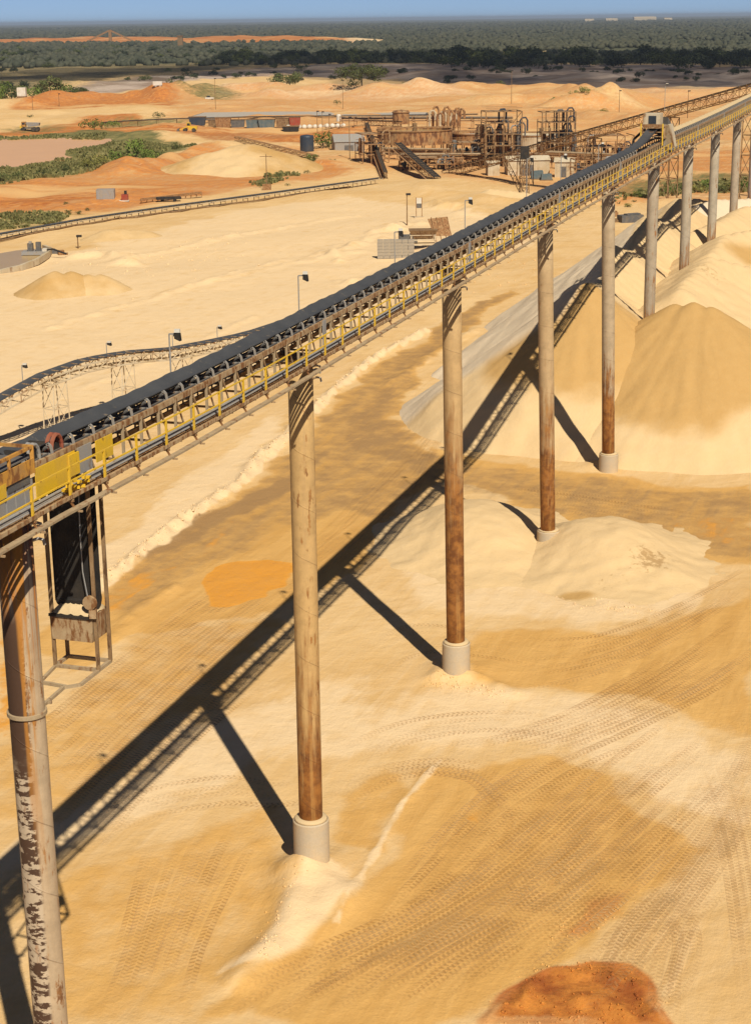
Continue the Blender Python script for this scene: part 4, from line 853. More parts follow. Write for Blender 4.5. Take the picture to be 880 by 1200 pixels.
MB().hexa([BM(s0+.0,.2,Wt+1.7),BM(s0+.0,1.2,Wt+1.7),BM(s0+2.5,1.2,Wt+1.3),BM(s0+2.5,.2,Wt+1.3),BM(s0-.3,.2,Wt+2.5),BM(s0-.3,1.2,Wt+2.5),BM(s0+2.7,1.2,Wt+1.6),BM(s0+2.7,.2,Wt+1.6)]).build('hopper_plate',MT['slate'],t)
MB().path([BM(s0+.8,-1.3,Wt+1.2),BM(s0-1,-2.2,Wt+.2),BM(s0-3.5,-1.9,Wt-.4),BM(s0-6,-1.2,Wt+.1)],.14,7).build('festoon_hose',MT['dark'],t)

# ================================================================== OTHER CONVEYORS
def truss_conveyor(name,label,pts,w,h,mats,pitch=1.6,group=None,web=True,posts=None,idlers=True,legs=None,rail=None):
    """belt on a box truss following pts (belt level)"""
    pts=[Vector(p) for p in pts]
    L=[0]
    for a,b in zip(pts[:-1],pts[1:]): L.append(L[-1]+(b-a).length)
    def P(s):
        s=min(max(s,0),L[-1])
        for i in range(len(pts)-1):
            if s<=L[i+1]+1e-6:
                t=(s-L[i])/(L[i+1]-L[i]); return pts[i].lerp(pts[i+1],t),(pts[i+1]-pts[i]).normalized()
    def Q(s,u,z):
        p,d=P(s); r=Vector((d.y,-d.x,0)).normalized(); return p+r*u+Vector((0,0,z))
    t=thing(name,label,'conveyor',pts[0]-Vector((0,0,0)),group)
    ss=np.arange(0,L[-1],pitch*2).tolist()+[L[-1]]
    V=[];F=[];prof=[(-w*.46,.14),(-w*.2,0),(w*.2,0),(w*.46,.14)]
    for s in ss: V+=[Q(s,u,z) for u,z in prof]+[Q(s,u,z-.06) for u,z in prof]
    for k in range(len(ss)-1):
        a=k*8;b=a+8
        for i in range(3): F+=[(a+i,a+i+1,b+i+1,b+i),(a+4+i,b+4+i,b+5+i,a+5+i)]
        F+=[(a,b,b+4,a+4),(a+3,a+7,b+7,b+3)]
    MB().add(V,F).build('belt',mats[0],t)
    zt=-.25
    for u in(-w/2,w/2):
        m=MB();m2=MB()
        for a,b in zip(ss[:-1],ss[1:]):
            m.bar(Q(a,u,zt),Q(b,u,zt),.12,.18)
            if web: m2.bar(Q(a,u,zt-h),Q(b,u,zt-h),.12,.16)
        m.build('top_chord',mats[1],t)
        if web: m2.build('bottom_chord',mats[1],t)
    m=MB()
    for k,s in enumerate(np.arange(.3,L[-1]-pitch,pitch)):
        if web:
            for u in(-w/2,w/2):
                m.bar(Q(s,u,zt-h),Q(s,u,zt),.09,.09); m.bar(Q(s,u,zt-h if k%2 else zt),Q(s+pitch,u,zt if k%2 else zt-h),.07,.07)
            m.bar(Q(s,-w/2,zt-h),Q(s,w/2,zt-h),.08,.08)
    if web: m.build('web_bracing',mats[2],t,kind='stuff')
    if idlers:
        m=MB()
        for s in np.arange(.5,L[-1],pitch): m.bar(Q(s,-w*.55,-.02),Q(s,w*.55,-.02),.14,.16); m.bar(Q(s,w*.5,-.2),Q(s,w*.5,.12),.1,.1); m.bar(Q(s,-w*.5,-.2),Q(s,-w*.5,.12),.1,.1)
        m.build('idler_row',mats[3],t,kind='stuff')
    if rail:
        m=MB()
        for a,b in zip(ss[:-1],ss[1:]): m.bar(Q(a,w/2+.7,zt-h+1.0),Q(b,w/2+.7,zt-h+1.0),.05,.05); m.bar(Q(a,w/2+.35,zt-h),Q(b,w/2+.35,zt-h),.7,.05); m.bar(Q(a,w/2+.7,zt-h),Q(a,w/2+.7,zt-h+1.0),.05,.05)
        m.build('side_walkway',mats[1],t)
    if legs:
        for s in np.arange(1.,L[-1],legs):
            m=MB()
            for u in(-w/2,w/2):
                a=Q(s,u,zt); g=a.copy(); g.z=G(a.x,a.y)-.1; m.bar(g,a,.16,.16)
            a=Q(s,-w/2,zt*2);b=Q(s,w/2,zt*2); m.bar(a,b,.1,.1); 
            m.build('leg_frame',mats[2],t)
    return t,Q,L[-1]
def trestle(label,top,w,d,spread,mat,rz=0,group=None,zg=None,lev=None,name='trestle',lw=.2):
    """four legged braced steel tower; top = centre of its head"""
    g=G(top.x,top.y)-.1 if zg is None else zg; t=thing(name,label,'trestle',(top.x,top.y,g),group)
    ca,sa=math.cos(rz),math.sin(rz)
    def C(i,j,z):
        k=(z-g)/(top.z-g); ww=w/2+spread*(1-k); x=i*ww;y=j*d/2; return Vector((top.x+x*ca-y*sa,top.y+x*sa+y*ca,z))
    for i in(-1,1):
        for j in(-1,1): MB().bar(C(i,j,g),C(i,j,top.z),lw,lw).build('leg',mat,t)
    n=lev or max(1,int((top.z-g)/4)); zs=np.linspace(g+.2,top.z,n+1); m=MB()
    for a,b in zip(zs[:-1],zs[1:]):
        for (p,q) in(((-1,-1),(1,-1)),((-1,1),(1,1)),((-1,-1),(-1,1)),((1,-1),(1,1))):
            m.bar(C(*p,b),C(*q,b),lw*.65,lw*.65); m.bar(C(*p,a),C(*q,b),lw*.5,lw*.5)
    m.build('bracing',mat,t); return t
# left feeder conveyor
lp=[(-70,510,549),(0,467,528),(50,440,513),(100,422,498),(150,413,483),(200,409.5,470),(250,400,456),(292,391,445),(350,372,429)]
lpts=[at_depth(x,y,site(x,b).y) for x,y,b in lp]
t,Q,LL=truss_conveyor('feeder_conveyor','cream truss feeder conveyor with dark belt curving over the pale sand on the left',lpts,1.7,.85,(MT['belt'],MT['cream'],MT['cream'],MT['chord']),1.5)
for x,lab in((63,'cream braced trestle nearest the left edge under the feeder conveyor'),(143,'cream braced trestle in the middle of the feeder conveyor'),(212,'short cream trestle of the feeder conveyor just behind the main belt')):
    i=max(k for k in range(len(lp)-1) if lp[k][0]<=x); f=(x-lp[i][0])/(lp[i+1][0]-lp[i][0]); p=lpts[i].lerp(lpts[i+1],f); p.z-=1.15; d=lpts[i+1]-lpts[i]
    trestle(lab,p,2.0,1.5,.25,MT['cream'],math.atan2(d.y,d.x),'trestles of the feeder conveyor',lev=2,lw=.11)
for x,y,lab in((36,428,'thin lamp post on the feeder conveyor, leftmost one'),(134,402,'thin lamp post on the feeder conveyor, above its middle trestle'),(211,392,'thin lamp post on the feeder conveyor, beside the large white capped floodlight'),(263,383,'thin lamp post on the feeder conveyor, the one nearest the main belt')):
    i=max(k for k in range(len(lp)-1) if lp[k][0]<=x); f=(x-lp[i][0])/(lp[i+1][0]-lp[i][0]); p=lpts[i].lerp(lpts[i+1],f)-BP*.9
    q=at_depth(x,y,p.y); lamp(Vector((p.x,p.y,p.z-.4)),max(1.5,q.z-p.z+.4),lab,'lamp posts on the feeder conveyor',.05,.45)
# ground conveyor
gl=[(-40,282),(0,275.5),(100,257),(200,242),(300,228.5),(400,214.5),(446,208)]
gpts=[]
for x,y in gl:
    p=site(x,y+5.5); p.z=1.15+max(0,G(p.x,p.y))*.6; gpts.append(p)
truss_conveyor('ground_conveyor','long low ground conveyor on short legs crossing the sand below the pond',gpts,1.5,.8,(MT['belt'],MT['cream'],MT['brown'],MT['slate']),1.8,None,False,legs=4.0)
gp2=[]
for x,y in [(-20,287),(60,271),(130,258.5),(200,249),(260,241),(330,230.5),(420,216.5)]:
    p=site(x,y); p.z=G(p.x,p.y)+.22; gp2.append(p)
tag(MB().path([gp2[0].lerp(gp2[-1],0)]+[a.lerp(b,f)+Vector((math.sin(i*2.1+f*9)*.5,math.cos(i*3+f*7)*.9,0)) for i,(a,b) in enumerate(zip(gp2[:-1],gp2[1:])) for f in(.15,.4,.65,.9)],.2,6).build('slurry_pipe',MT['brown']),'winding dark slurry pipe lying on sand along the ground conveyor','pipe')
fp=[]
for x,y in [(120,146),(150,144),(200,141.5),(300,139),(440,137.5),(560,136)]:
    p=site(x,y+2); p.z=1.6; fp.append(p)
truss_conveyor('ground_conveyor','far low conveyor beside the grey lined pond above a row of dark skips',fp,2.2,.8,(MT['belt'],MT['brown'],MT['brown'],MT['brown']),4,None,False,legs=9.)
# inclined conveyor at the upper right
ia=Vector((20.5,478,1.2));ib=Vector((85,364,29.2))
t,Q,LL=truss_conveyor('inclined_conveyor','rusty brown lattice conveyor climbing from the plant to the upper right edge',[ia,ia.lerp(ib,.35),ia.lerp(ib,.7),ib],2.2,1.9,(MT['belt'],MT['chord'],MT['rust'],MT['brown']),2.2,rail=True)
MB().box(ib+Vector((0,0,.8)),(2.6,2.6,2.4),.5).build('head_house',MT['orange'],t)
for f,lab in((.30,'short braced trestle at the low end of the rusty inclined conveyor'),(.52,'braced trestle of the inclined conveyor behind the tripper car'),(.74,'tall slim trestle of the inclined conveyor right of the tripper car'),(.95,'tall trestle of the inclined conveyor at the right edge')):
    p=ia.lerp(ib,f)-Vector((0,0,2.3)); trestle(lab,p,2.6,3.2,.2,MT['brown'],math.atan2(ib.y-ia.y,ib.x-ia.x)+math.pi/2,'trestles of the inclined conveyor')
lamp(ib+Vector((-.5,.5,1.8)),3.6,'white headed lamp post on the head of the inclined conveyor','lamp posts of the inclined conveyor',.06,.6); p=ia.lerp(ib,.74); lamp(p+Vector((-1.4,0,-1)),6.,'white headed lamp post halfway up the inclined conveyor','lamp posts of the inclined conveyor',.06,.6)
# small stacker
sa_=at_depth(277,160,575); sb_=site(372,187); sb_.z=1.2
truss_conveyor('stacker_conveyor','small rusty stacker conveyor leaning over the grey tan spoil heap',[sa_,sa_.lerp(sb_,.5),sb_],1.6,.9,(MT['rust'],MT['rust'],MT['rust'],MT['rust']),3)
a=sa_.lerp(sb_,.4);b=site(330,187);b.z=G(b.x,b.y); tag(MB().bar(a-Vector((0,0,1.2)),b,.5,.5).build('stacker_strut',MT['rust']),'rusty strut propping the small stacker conveyor','strut')

# ================================================================== PROCESS PLANT
def tank(label,px,R,h,zb,wm,top,cat='tank',water=True,n=36,rim=True):
    p=on(*px); p.z=max(p.z-.3,0); t=thing('process_tank',label,cat,p)
    c=(p.x,p.y,p.z+zb); m=MB(); m.lathe(c,[(R,0),(R,h),(R-.3,h),(R-.3,h-1.0)],n,False); m.build('wall',wm,t,False)
    if rim: MB().lathe(c,[(R+.01,h-.3),(R+.25,h-.3),(R+.25,h),(R+.01,h)],n,False).build('rim',MT['rust'],t)
    if water: MB().lathe(c,[(R-.31,h-.85)],n,False).add([(c[0]+(R-.31)*math.cos(2*math.pi*i/n),c[1]+(R-.31)*math.sin(2*math.pi*i/n),c[2]+h-.85) for i in range(n)],[tuple(range(n))]).build('water_surface',top,t)
    else: MB().lathe(c,[(R,h),(R*.9,h+.25*min(R,2)),(.05,h+.4*min(R,2))],n,True).build('roof',top,t)
    if zb>0:
        for i in range(max(4,int(R*1.6))):
            a=2*math.pi*i/max(4,int(R*1.6)); MB().bar((c[0]+R*.92*math.cos(a),c[1]+R*.92*math.sin(a),p.z),(c[0]+R*.92*math.cos(a),c[1]+R*.92*math.sin(a),p.z+zb),.3).build('leg',MT['brown'],t)
    if water and R>5:
        MB().bar((c[0]-R,c[1],c[2]+h+.5),(c[0]+R,c[1],c[2]+h+.5),1.2,.4).build('bridge',MT['rust'],t); MB().tube((c[0],c[1],c[2]+h-.8),(c[0],c[1],c[2]+h+1.8),.8,10).build('drive',MT['brown'],t)
    return t
tank('large rusty open thickener tank with stained orange wall and tan water',(486,181),12,4.4,3.4,MT['tanorange'],MT['tankwater'])
tank('second open tank right of the large thickener, lower with dark rim',(561,178),9,3.6,2.6,MT['tanorange'],MT['greywater'])
tank('pale open tank between the two dark process towers with grey water',(634,176),9.5,4.5,.8,MT['cream'],MT['greywater'])
tank('small orange cylindrical tank standing above the left rim of the thickener',(470,163),3,4.2,5.2,MT['tanorange'],MT['tanorange'],water=False,n=20)
tank('orange drum under the curled cyclone pipes',(528,163),3.6,4.5,5.,MT['tanorange'],MT['tanorange'],water=False,n=20)
tank('dark blue ribbed water tank beside a green tree',(360,177),2.3,4.6,0,MT['navy'],MT['navy'],water=False,n=28,rim=False)
p=on(520,166); t=thing('cyclone_cluster','cluster of curled orange and white cyclone pipes above the drum','pipes',p)
for k in range(9):
    a=k*.7; x=p.x-5+k*1.25; z=9.5+1.2*math.sin(k*1.9); y=p.y+3*math.sin(k*2.3)
    MB().path([(x,y,5),(x,y,z),(x+.5,y,z+1.1),(x+1.5,y,z+1.2),(x+2.1,y,z+.2),(x+2.1,y,z-2)],.42,7).build('cyclone_pipe',MT['tanorange'] if k%3 else MT['cream'],t)
    MB().tube((x,y,0),(x,y,5),.2,6).build('support',MT['brown'],t)
def frame_tower(label,px,w,d,h,levels,bays,mat,rz=0.1,vessels=0,seed=0,cat='process tower'):
    r=random.Random(seed); p=on(*px); t=thing('process_tower',label,cat,p); ca,sa=math.cos(rz),math.sin(rz)
    def C(x,y,z): return Vector((p.x+x*ca-y*sa,p.y+x*sa+y*ca,z))
    xs=np.linspace(-w/2,w/2,bays+1); zs=np.linspace(0,h,levels+1)
    for x in xs:
        for y in(-d/2,d/2): hh=h*r.choice((1,1,.85,.7)); MB().bar(C(x,y,0),C(x,y,hh),.28).build('post',mat,t)
    m=MB();fl=MB()
    for z in zs[1:]:
        ww=w/2*r.choice((1,1,.8))
        for y in(-d/2,d/2): m.bar(C(-ww,y,z),C(ww,y,z),.22); m.bar(C(-ww,y,z+1.0),C(ww,y,z+1.0),.09)
        for x in xs: m.bar(C(x,-d/2,z),C(x,d/2,z),.2)
        a=r.uniform(-w/2,0);b=a+r.uniform(.3,.6)*w; fl.hexa([C(a,-d/2,z),C(b,-d/2,z),C(b,d/2,z),C(a,d/2,z),C(a,-d/2,z+.1),C(b,-d/2,z+.1),C(b,d/2,z+.1),C(a,d/2,z+.1)])
    for k in range(bays*2):
        i=r.randrange(bays);j=r.randrange(levels); m.bar(C(xs[i],-d/2,zs[j]),C(xs[i+1],-d/2,zs[j+1]),.14)
    m.build('beams',mat,t); fl.build('platform',MT['chord'],t)
    for k in range(vessels):
        x=r.uniform(-w/2,w/2);y=r.uniform(-d/2,d/2)*.9;z0=r.uniform(0,h*.35);z1=r.uniform(h*.55,h*1.02);rr=r.choice((.25,.3,.45,.6,.8))
        vm=r.choice((MT['slate'],MT['navy'],MT['slate'],MT['chord'],MT['rust'],MT['tanorange'],MT['grey']))
        if rr<.4: MB().path([C(x,y,z0),C(x,y,z1),C(x+.5,y,z1+.7),C(x+1.6,y,z1+.8),C(x+2.1,y,z1),C(x+2.1,y,z1-3)],rr,7).build('riser_pipe',vm,t)
        else:
            q=C(x,y,z0);L=min(z1-z0,r.uniform(3,7)); MB().lathe(q,[(rr*.3,0),(rr,1.2),(rr,L),(rr*.5,L+.4)],10).build('vessel',vm,t)
    return t
frame_tower('left dark process tower packed with bluish riser pipes behind the sheds',(587,196),10.5,8,16,5,4,MT['brown'],.1,26,3)
frame_tower('right dark process tower with tall black vessels and a high pipe loop',(651,191),10,7,15,5,4,MT['brown'],.1,24,8)
frame_tower('rusty steel frame building behind the tripper car',(705,198),16,9,9.5,3,6,MT['rust'],.1,16,12)
frame_tower('rusty pipe frame right of the last white shed',(700,216),13,7,6.5,3,5,MT['rust'],.1,12,15)
frame_tower('low rusty frame left of the thickener with sloping gangways',(436,192),8,9,9,3,3,MT['rust'],.25,8,21)
frame_tower('rusty frame full of pumps in front of the thickener',(505,199),18,7,3.6,2,7,MT['rust'],.05,16,31)
frame_tower('low rusty frame between the thickener and the left process tower',(545,195),12,8,7,2,5,MT['rust'],.05,12,37)
frame_tower('tall thin rusty frame beside the second tank',(566,190),4,5,11,4,2,MT['brown'],.1,6,41)
def pipe_rack(label,pa,pb,z,n,mat,sp=.9):
    a=on(*pa);b=on(*pb); t=thing('pipe_rack',label,'pipe rack',a); d=(b-a);d.z=0;L=d.length;d.normalize();r=Vector((d.y,-d.x,0))
    for k in range(n):
        o=r*((k-n/2)*sp)+Vector((0,0,z+.8*(k%3))); MB().tube(Vector((a.x,a.y,0))+o,Vector((b.x,b.y,0))+o+Vector((0,0,.3*(k%2))),.22+.1*(k%2),7).build('pipe',(MT['chord'],mat,MT['beige'])[k%3],t)
    for s in np.arange(0,L+.1,6):
        q=a+d*s; m=MB(); m.bar(Vector((q.x,q.y,0))+r*n*sp*.5,Vector((q.x,q.y,z+1.8))+r*n*sp*.5,.25); m.bar(Vector((q.x,q.y,0))-r*n*sp*.5,Vector((q.x,q.y,z+1.8))-r*n*sp*.5,.25)
        for zz in(0,.8,1.6): m.bar(Vector((q.x,q.y,z-.3+zz))-r*n*sp*.5,Vector((q.x,q.y,z-.3+zz))+r*n*sp*.5,.2)
        m.build('rack_frame',MT['rust'],t)
pipe_rack('long rack of rusty pipes along the front of the thickener',(440,189),(612,193),2.4,7,MT['rust'])
pipe_rack('lower rack of rusty pipes leading to the inclined conveyor',(470,196),(640,196),2.2,6,MT['brown'])
pipe_rack('rack of brown pipes running off behind the tripper car',(640,199),(775,206),3.5,6,MT['rust'])
pipe_rack('dark pipe run behind the thickener below the far pond',(400,150),(600,151),3.0,4,MT['slate'])
def gang(label,a,b,w=1.1): truss_conveyor('plant_gangway',label,[Vector(a),Vector(a).lerp(Vector(b),.5),Vector(b)],w,1.5,(MT['dark'],MT['rust'],MT['rust'],MT['brown']),2.,rail=True)[0]['category']='gangway'
a=on(430,176);b=on(452,207); gang('sloping rusty gangway descending at the left end of the plant',(a.x,a.y,9),(b.x,b.y,1.2))
a=on(466,198);b=on(512,212); gang('sloping conveyor running down to the dark spill in front of the plant',(a.x,a.y,7.5),(b.x,b.y,1.0),2.2)
a=on(425,162);b=on(470,166); gang('level rusty walkway bridging to the thickener',(a.x,a.y,6.5),(b.x,b.y,7.))
def shed(name,label,px,w,d,h,rz,wm,rm,roofh=1.2,door=True,cat='shed'):
    p=on(*px);t=thing(name,label,cat,p);ca,sa=math.cos(rz),math.sin(rz)
    def C(x,y,z): return (p.x+x*ca-y*sa,p.y+x*sa+y*ca,p.z-.2+z)
    MB().hexa([C(-w/2,-d/2,0),C(w/2,-d/2,0),C(w/2,d/2,0),C(-w/2,d/2,0),C(-w/2,-d/2,h),C(w/2,-d/2,h),C(w/2,d/2,h),C(-w/2,d/2,h)]).build('wall',wm,t)
    m=MB();e=.3; V=[C(-w/2-e,-d/2-e,h),C(w/2+e,-d/2-e,h),C(w/2+e,d/2+e,h),C(-w/2-e,d/2+e,h),C(-w/2-e,0,h+roofh),C(w/2+e,0,h+roofh)]
    m.add(V,[(0,1,5,4),(2,3,4,5),(0,4,3),(1,2,5),(0,3,2,1)]).build('roof',rm,t)
    if door: MB().hexa([C(-w*.18,-d/2-.06,0),C(w*.12,-d/2-.06,0),C(w*.12,-d/2-.01,0),C(-w*.18,-d/2-.01,0),C(-w*.18,-d/2-.06,h*.72),C(w*.12,-d/2-.06,h*.72),C(w*.12,-d/2-.01,h*.72),C(-w*.18,-d/2-.01,h*.72)]).build('door',MT['slate'],t)
    ribs=MB()
    for x in np.arange(-w/2+.5,w/2,1.0): ribs.hexa([C(x,-d/2-.05,.1),C(x+.12,-d/2-.05,.1),C(x+.12,-d/2-.004,.1),C(x,-d/2-.004,.1),C(x,-d/2-.05,h-.05),C(x+.12,-d/2-.05,h-.05),C(x+.12,-d/2-.004,h-.05),C(x,-d/2-.004,h-.05)])
    ribs.build('cladding_ribs',wm,t); return t
shed('shed','small cream shed left of the lattice tower under the inclined conveyor',(577,208),3.2,4,3.6,.1,MT['cream'],MT['cream'],.5,False)
shed('shed','long cream shed behind the lattice tower with its roof under the inclined conveyor',(617,206),11.5,6,4.4,.08,MT['cream'],MT['cream'],1.1)
shed('shed','cream shed with an open dark bay, rightmost of the three',(661,208),5,6,4.2,-.15,MT['cream'],MT['cream'],1.0)
shed('shed','pitched roof shed with dark gable left of the plant',(408,174),10,8,4.,.15,MT['grey'],MT['grey'],2.4)
for k,(px,w,h,lab) in enumerate((((629,211),3.4,2.3,'larger blue grey tarpaulin covered crate by the long cream shed'),((640,212),3.0,1.7,'smaller blue grey tarpaulin covered crate by the long cream shed'))):
    p=on(*px);t=thing('covered_crate',lab,'crate',p); MB().hexa([p+Vector((-w/2,-1,-.1)),p+Vector((w/2,-1,-.1)),p+Vector((w/2,1.2,-.1)),p+Vector((-w/2,1.2,-.1)),p+Vector((-w*.45,-.8,h)),p+Vector((w*.45,-.9,h*.94)),p+Vector((w*.42,1,h)),p+Vector((-w*.45,1,h*.9))]).build('tarpaulin',MT['teal'],t); MB().box(p+Vector((0,-.1,.05)),(w*1.1,2.6,.3)).build('pallet',MT['brown'],t)
# lattice sampling tower in front of the sheds
p=on(614,232); t=trestle('slim dark lattice tower with a black box on top in front of the sheds',Vector((p.x,p.y,9.2)),1.8,1.8,.0,MT['brown'],.2,None,lev=4,name='lattice_tower'); t['category']='tower'
bx=MB().hexa([Vector((p.x+i*1.0,p.y+j*1.0,9.25 if k==0 else 12.2)) for k in(0,1) for i,j in((-1,-1),(1,-1),(1,1),(-1,1))]); bx.build('hopper_box',MT['dark'],t)
a=on(614,231);b=at_depth(592,188,p.y+8); m=MB(); r=Vector((.9,0,0))
for o in(-1,1): m.bar(a+r*o*.6,b+r*o*.6,.15)
for k in range(10): q=a.lerp(b,k/10);q2=a.lerp(b,(k+1)/10);m.bar(q-r*.6,q2+r*.6,.1);m.bar(q-r*.6,q+r*.6,.1)
tag(m.build('leaning_ladder',MT['brown']),'leaning lattice boom propped beside the slim dark tower','lattice boom')
# shadowed spill of coal dark fines at the conveyor tail
# poles
def pole(label,px,ytop,arm=False,box=False,group='thin poles around the plant'):
    p=on(*px); dep=(p-Vector((0,0,HC))).dot(FW); h=(px[1]-ytop)*dep/FPX/.97; t=thing('utility_pole',label,'pole',p,group); MB().tube(p-Vector((0,0,.3)),p+Vector((0,0,h)),.16,6,.10).build('shaft',MT['brown'],t)
    if arm: MB().bar(p+Vector((-1.6,0,h*.93)),p+Vector((1.6,0,h*.93)),.15).build('cross_arm',MT['brown'],t)
    else: MB().box(p+Vector((.3,0,h)),(1.0,.6,.4)).build('lamp_head',MT['dark'],t)
    if box: MB().box(p+Vector((0,-.3,.8)),(2.2,1.2,1.5)).build('transformer',MT['rust'],t)
pole('utility pole with cross arm and transformer by the ground conveyor',(313,221),181,True,True); pole('tall thin pole in front of the long far hummocks at the left',(253,128),94); pole('tall thin pole left of the biggest tree',(402,124),93); pole('tall thin pole above the left process tower',(599,126),90)
for x,b,tp,lab in((372,154,128,'left of three thin lamp poles behind the blue tank'),(378,154,129,'middle of three thin lamp poles behind the blue tank'),(386,156,133,'right of three thin lamp poles behind the blue tank'),(410,189,143,'thin lamp pole in front of the pitched roof shed'),(92,290,276,'lone short wooden stake on the pale flat'),(477,267,232,'thin lamp pole left of the two legged signboard'),(39,128,112,'thin pole left of the pond near the white sign'),(70,124,110,'thin pole above the haul truck'),(805,142,112,'thin pole seen above the main belt at the far right'),(725,133,105,'thin pole right of the process towers')): pole(lab,(x,b),tp)
# block wall, hopper, signboard
p=on(467,304); t=thing('block_wall','grey block wall bay with stacked courses beside the rusty loading hopper','wall',p); bmesh_=mesh_of(MB().box((0,0,0),(1.06,.95,.54)),'block',MT['block'])
for r_ in range(6):
    for c_ in range(6):
        o=bpy.data.objects.new('block',bmesh_);COL.objects.link(o);o.parent=t;o.location=(-3.3+1.12*c_+random.uniform(-.02,.02),random.uniform(-.03,.03),.2+.57*r_)
p=on(505,293); t=thing('loading_hopper','rusty flared loading hopper on a braced frame beside the grey block wall','hopper',p)
m=MB()
for i in(-1,1):
    for j in(-1,1): m.bar(p+Vector((i*2.4-1.5,j*1.4,-.2)),p+Vector((i*2.2-1.5,j*1.3,2.6)),.22)
for z in(.8,1.7,2.6):
    for j in(-1,1): m.bar(p+Vector((-4,j*1.4,z)),p+Vector((.9,j*1.4,z)),.18)
    for i in(-3.8,.8): m.bar(p+Vector((i,-1.45,z)),p+Vector((i,1.45,z)),.16)
m.build('frame',MT['cream'],t)
x0=p.x-1.5; hb=MB(); hb.hexa([Vector((x0-1.6,p.y-1.1,2.2)),Vector((x0+1.6,p.y-1.1,2.2)),Vector((x0+1.6,p.y+1.1,2.2)),Vector((x0-1.6,p.y+1.1,2.2)),Vector((x0-2.7,p.y-1.9,3.9)),Vector((x0+2.7,p.y-1.9,3.9)),Vector((x0+2.7,p.y+1.9,3.9)),Vector((x0-2.7,p.y+1.9,3.9))]); hb.build('bin',MT['brown'],t)
a=Vector((p.x+.6,p.y+1.2,2.6)); MB().hexa([a+Vector((0,-1,0)),a+Vector((3.0,-1,.0)),a+Vector((3.0,-.8,0)),a+Vector((0,-.8,0)),a+Vector((-1.2,.6,3.)),a+Vector((2.6,.6,3.4)),a+Vector((2.6,.8,3.4)),a+Vector((-1.2,.8,3.))]).build('back_plate',MT['rust'],t)
m=MB()
for dx in(.2,1.2,2.2,3.2): m.bar(a+Vector((dx,-.95,0)),a+Vector((dx-.7,.5,3.3)),.16); m.bar(a+Vector((dx,-.95,0)),a+Vector((dx+.6,-2.2,-2.8)),.14)
m.build('ribs',MT['rust'],t)
p=on(478,287); tag(MB().box(p+Vector((0,0,.6)),(3.4,2.4,1.6),.1).hexa([p+Vector((i*1.5,j*1.,1.42 if k==0 else 1.55)) for k in(0,1) for i,j in((-1,-1),(1,-1),(1,1),(-1,1))]).build('steel_skip',MT['slate']),'small dark steel skip behind the block wall','skip')
p=on(491,256); t=thing('signboard','narrow two legged signboard with white top and dark lower panel on the sand','sign',p)
for dx in(-.62,.62): MB().bar(p+Vector((dx,0,-.2)),p+Vector((dx,0,4.4)),.16).build('leg',MT['rust'],t)
MB().box(p+Vector((0,-.02,3.7)),(1.08,.10,1.2)).build('white_panel',MT['white'],t); MB().box(p+Vector((0,-.02,2.6)),(1.08,.10,.95)).build('dark_panel',MT['slate'],t); MB().box(p+Vector((0,0,.1)),(2.,1,.35)).build('footing',MT['concrete'],t)

# ================================================================== VEHICLES, SKIPS AND SMALL THINGS
p=on(36,149); t=thing('haul_truck','dusty yellow and grey haul truck standing on the orange road left of the round bush','truck',p)
def lb(dx,dy,dz,sx,sy,sz,name,mat,par=None): return MB().box(p+Vector((dx,dy,dz)),(sx,sy,sz)).build(name,mat,par or t)
lb(0,0,1.3,7.4,2.4,.5,'chassis',MT['slate'])
MB().hexa([p+Vector(v) for v in((-.6,-1.5,1.8),(3.9,-1.5,2.3),(3.9,1.5,2.3),(-.6,1.5,1.8),(-1.6,-1.7,3.6),(4.1,-1.7,3.4),(4.1,1.7,3.4),(-1.6,1.7,3.6))]).build('tray',MT['grey'],t)
c_=lb(-2.6,0,2.9,1.7,2.3,2.0,'cab',MT['orange']); lb(-2.6,-1.17,3.2,1.2,.06,.8,'window',MT['glass'],c_); lb(-3.6,0,1.9,1.2,2.2,1.0,'bonnet',MT['yellow'])
for dx in(-2.9,1.4,3.0):
    for dy in(-1.25,1.25): MB().tube(p+Vector((dx,dy-.35,.85)),p+Vector((dx,dy+.35,.85)),.85,14).build('wheel',MT['tyre'],t)
p=on(223,156); t=thing('wheel_loader','yellow wheel loader parked at the end of the far conveyor','loader',p)
lb(1.2,0,1.6,3.4,2.0,1.2,'engine_body',MT['yellow']); c_=lb(-.4,0,2.8,1.5,1.7,1.6,'cab',MT['yellow']); lb(-.4,-.88,2.95,1.2,.05,.9,'window',MT['glass'],c_)
for dx in(-1.8,1.6):
    for dy in(-1.1,1.1): MB().tube(p+Vector((dx,dy-.3,.8)),p+Vector((dx,dy+.3,.8)),.8,14).build('wheel',MT['tyre'],t)
MB().bar(p+Vector((-1.,.7,2.)),p+Vector((-4.,.7,.9)),.3).build('lift_arm',MT['yellow'],t); MB().bar(p+Vector((-1.,-.7,2.)),p+Vector((-4.,-.7,.9)),.3).build('lift_arm',MT['yellow'],t)
MB().hexa([p+Vector(v) for v in((-5.2,-1.4,.1),(-4.1,-1.4,.1),(-4.1,1.4,.1),(-5.2,1.4,.1),(-4.9,-1.4,1.3),(-4.,-1.4,1.5),(-4.,1.4,1.5),(-4.9,1.4,1.3))]).build('bucket',MT['slate'],t)
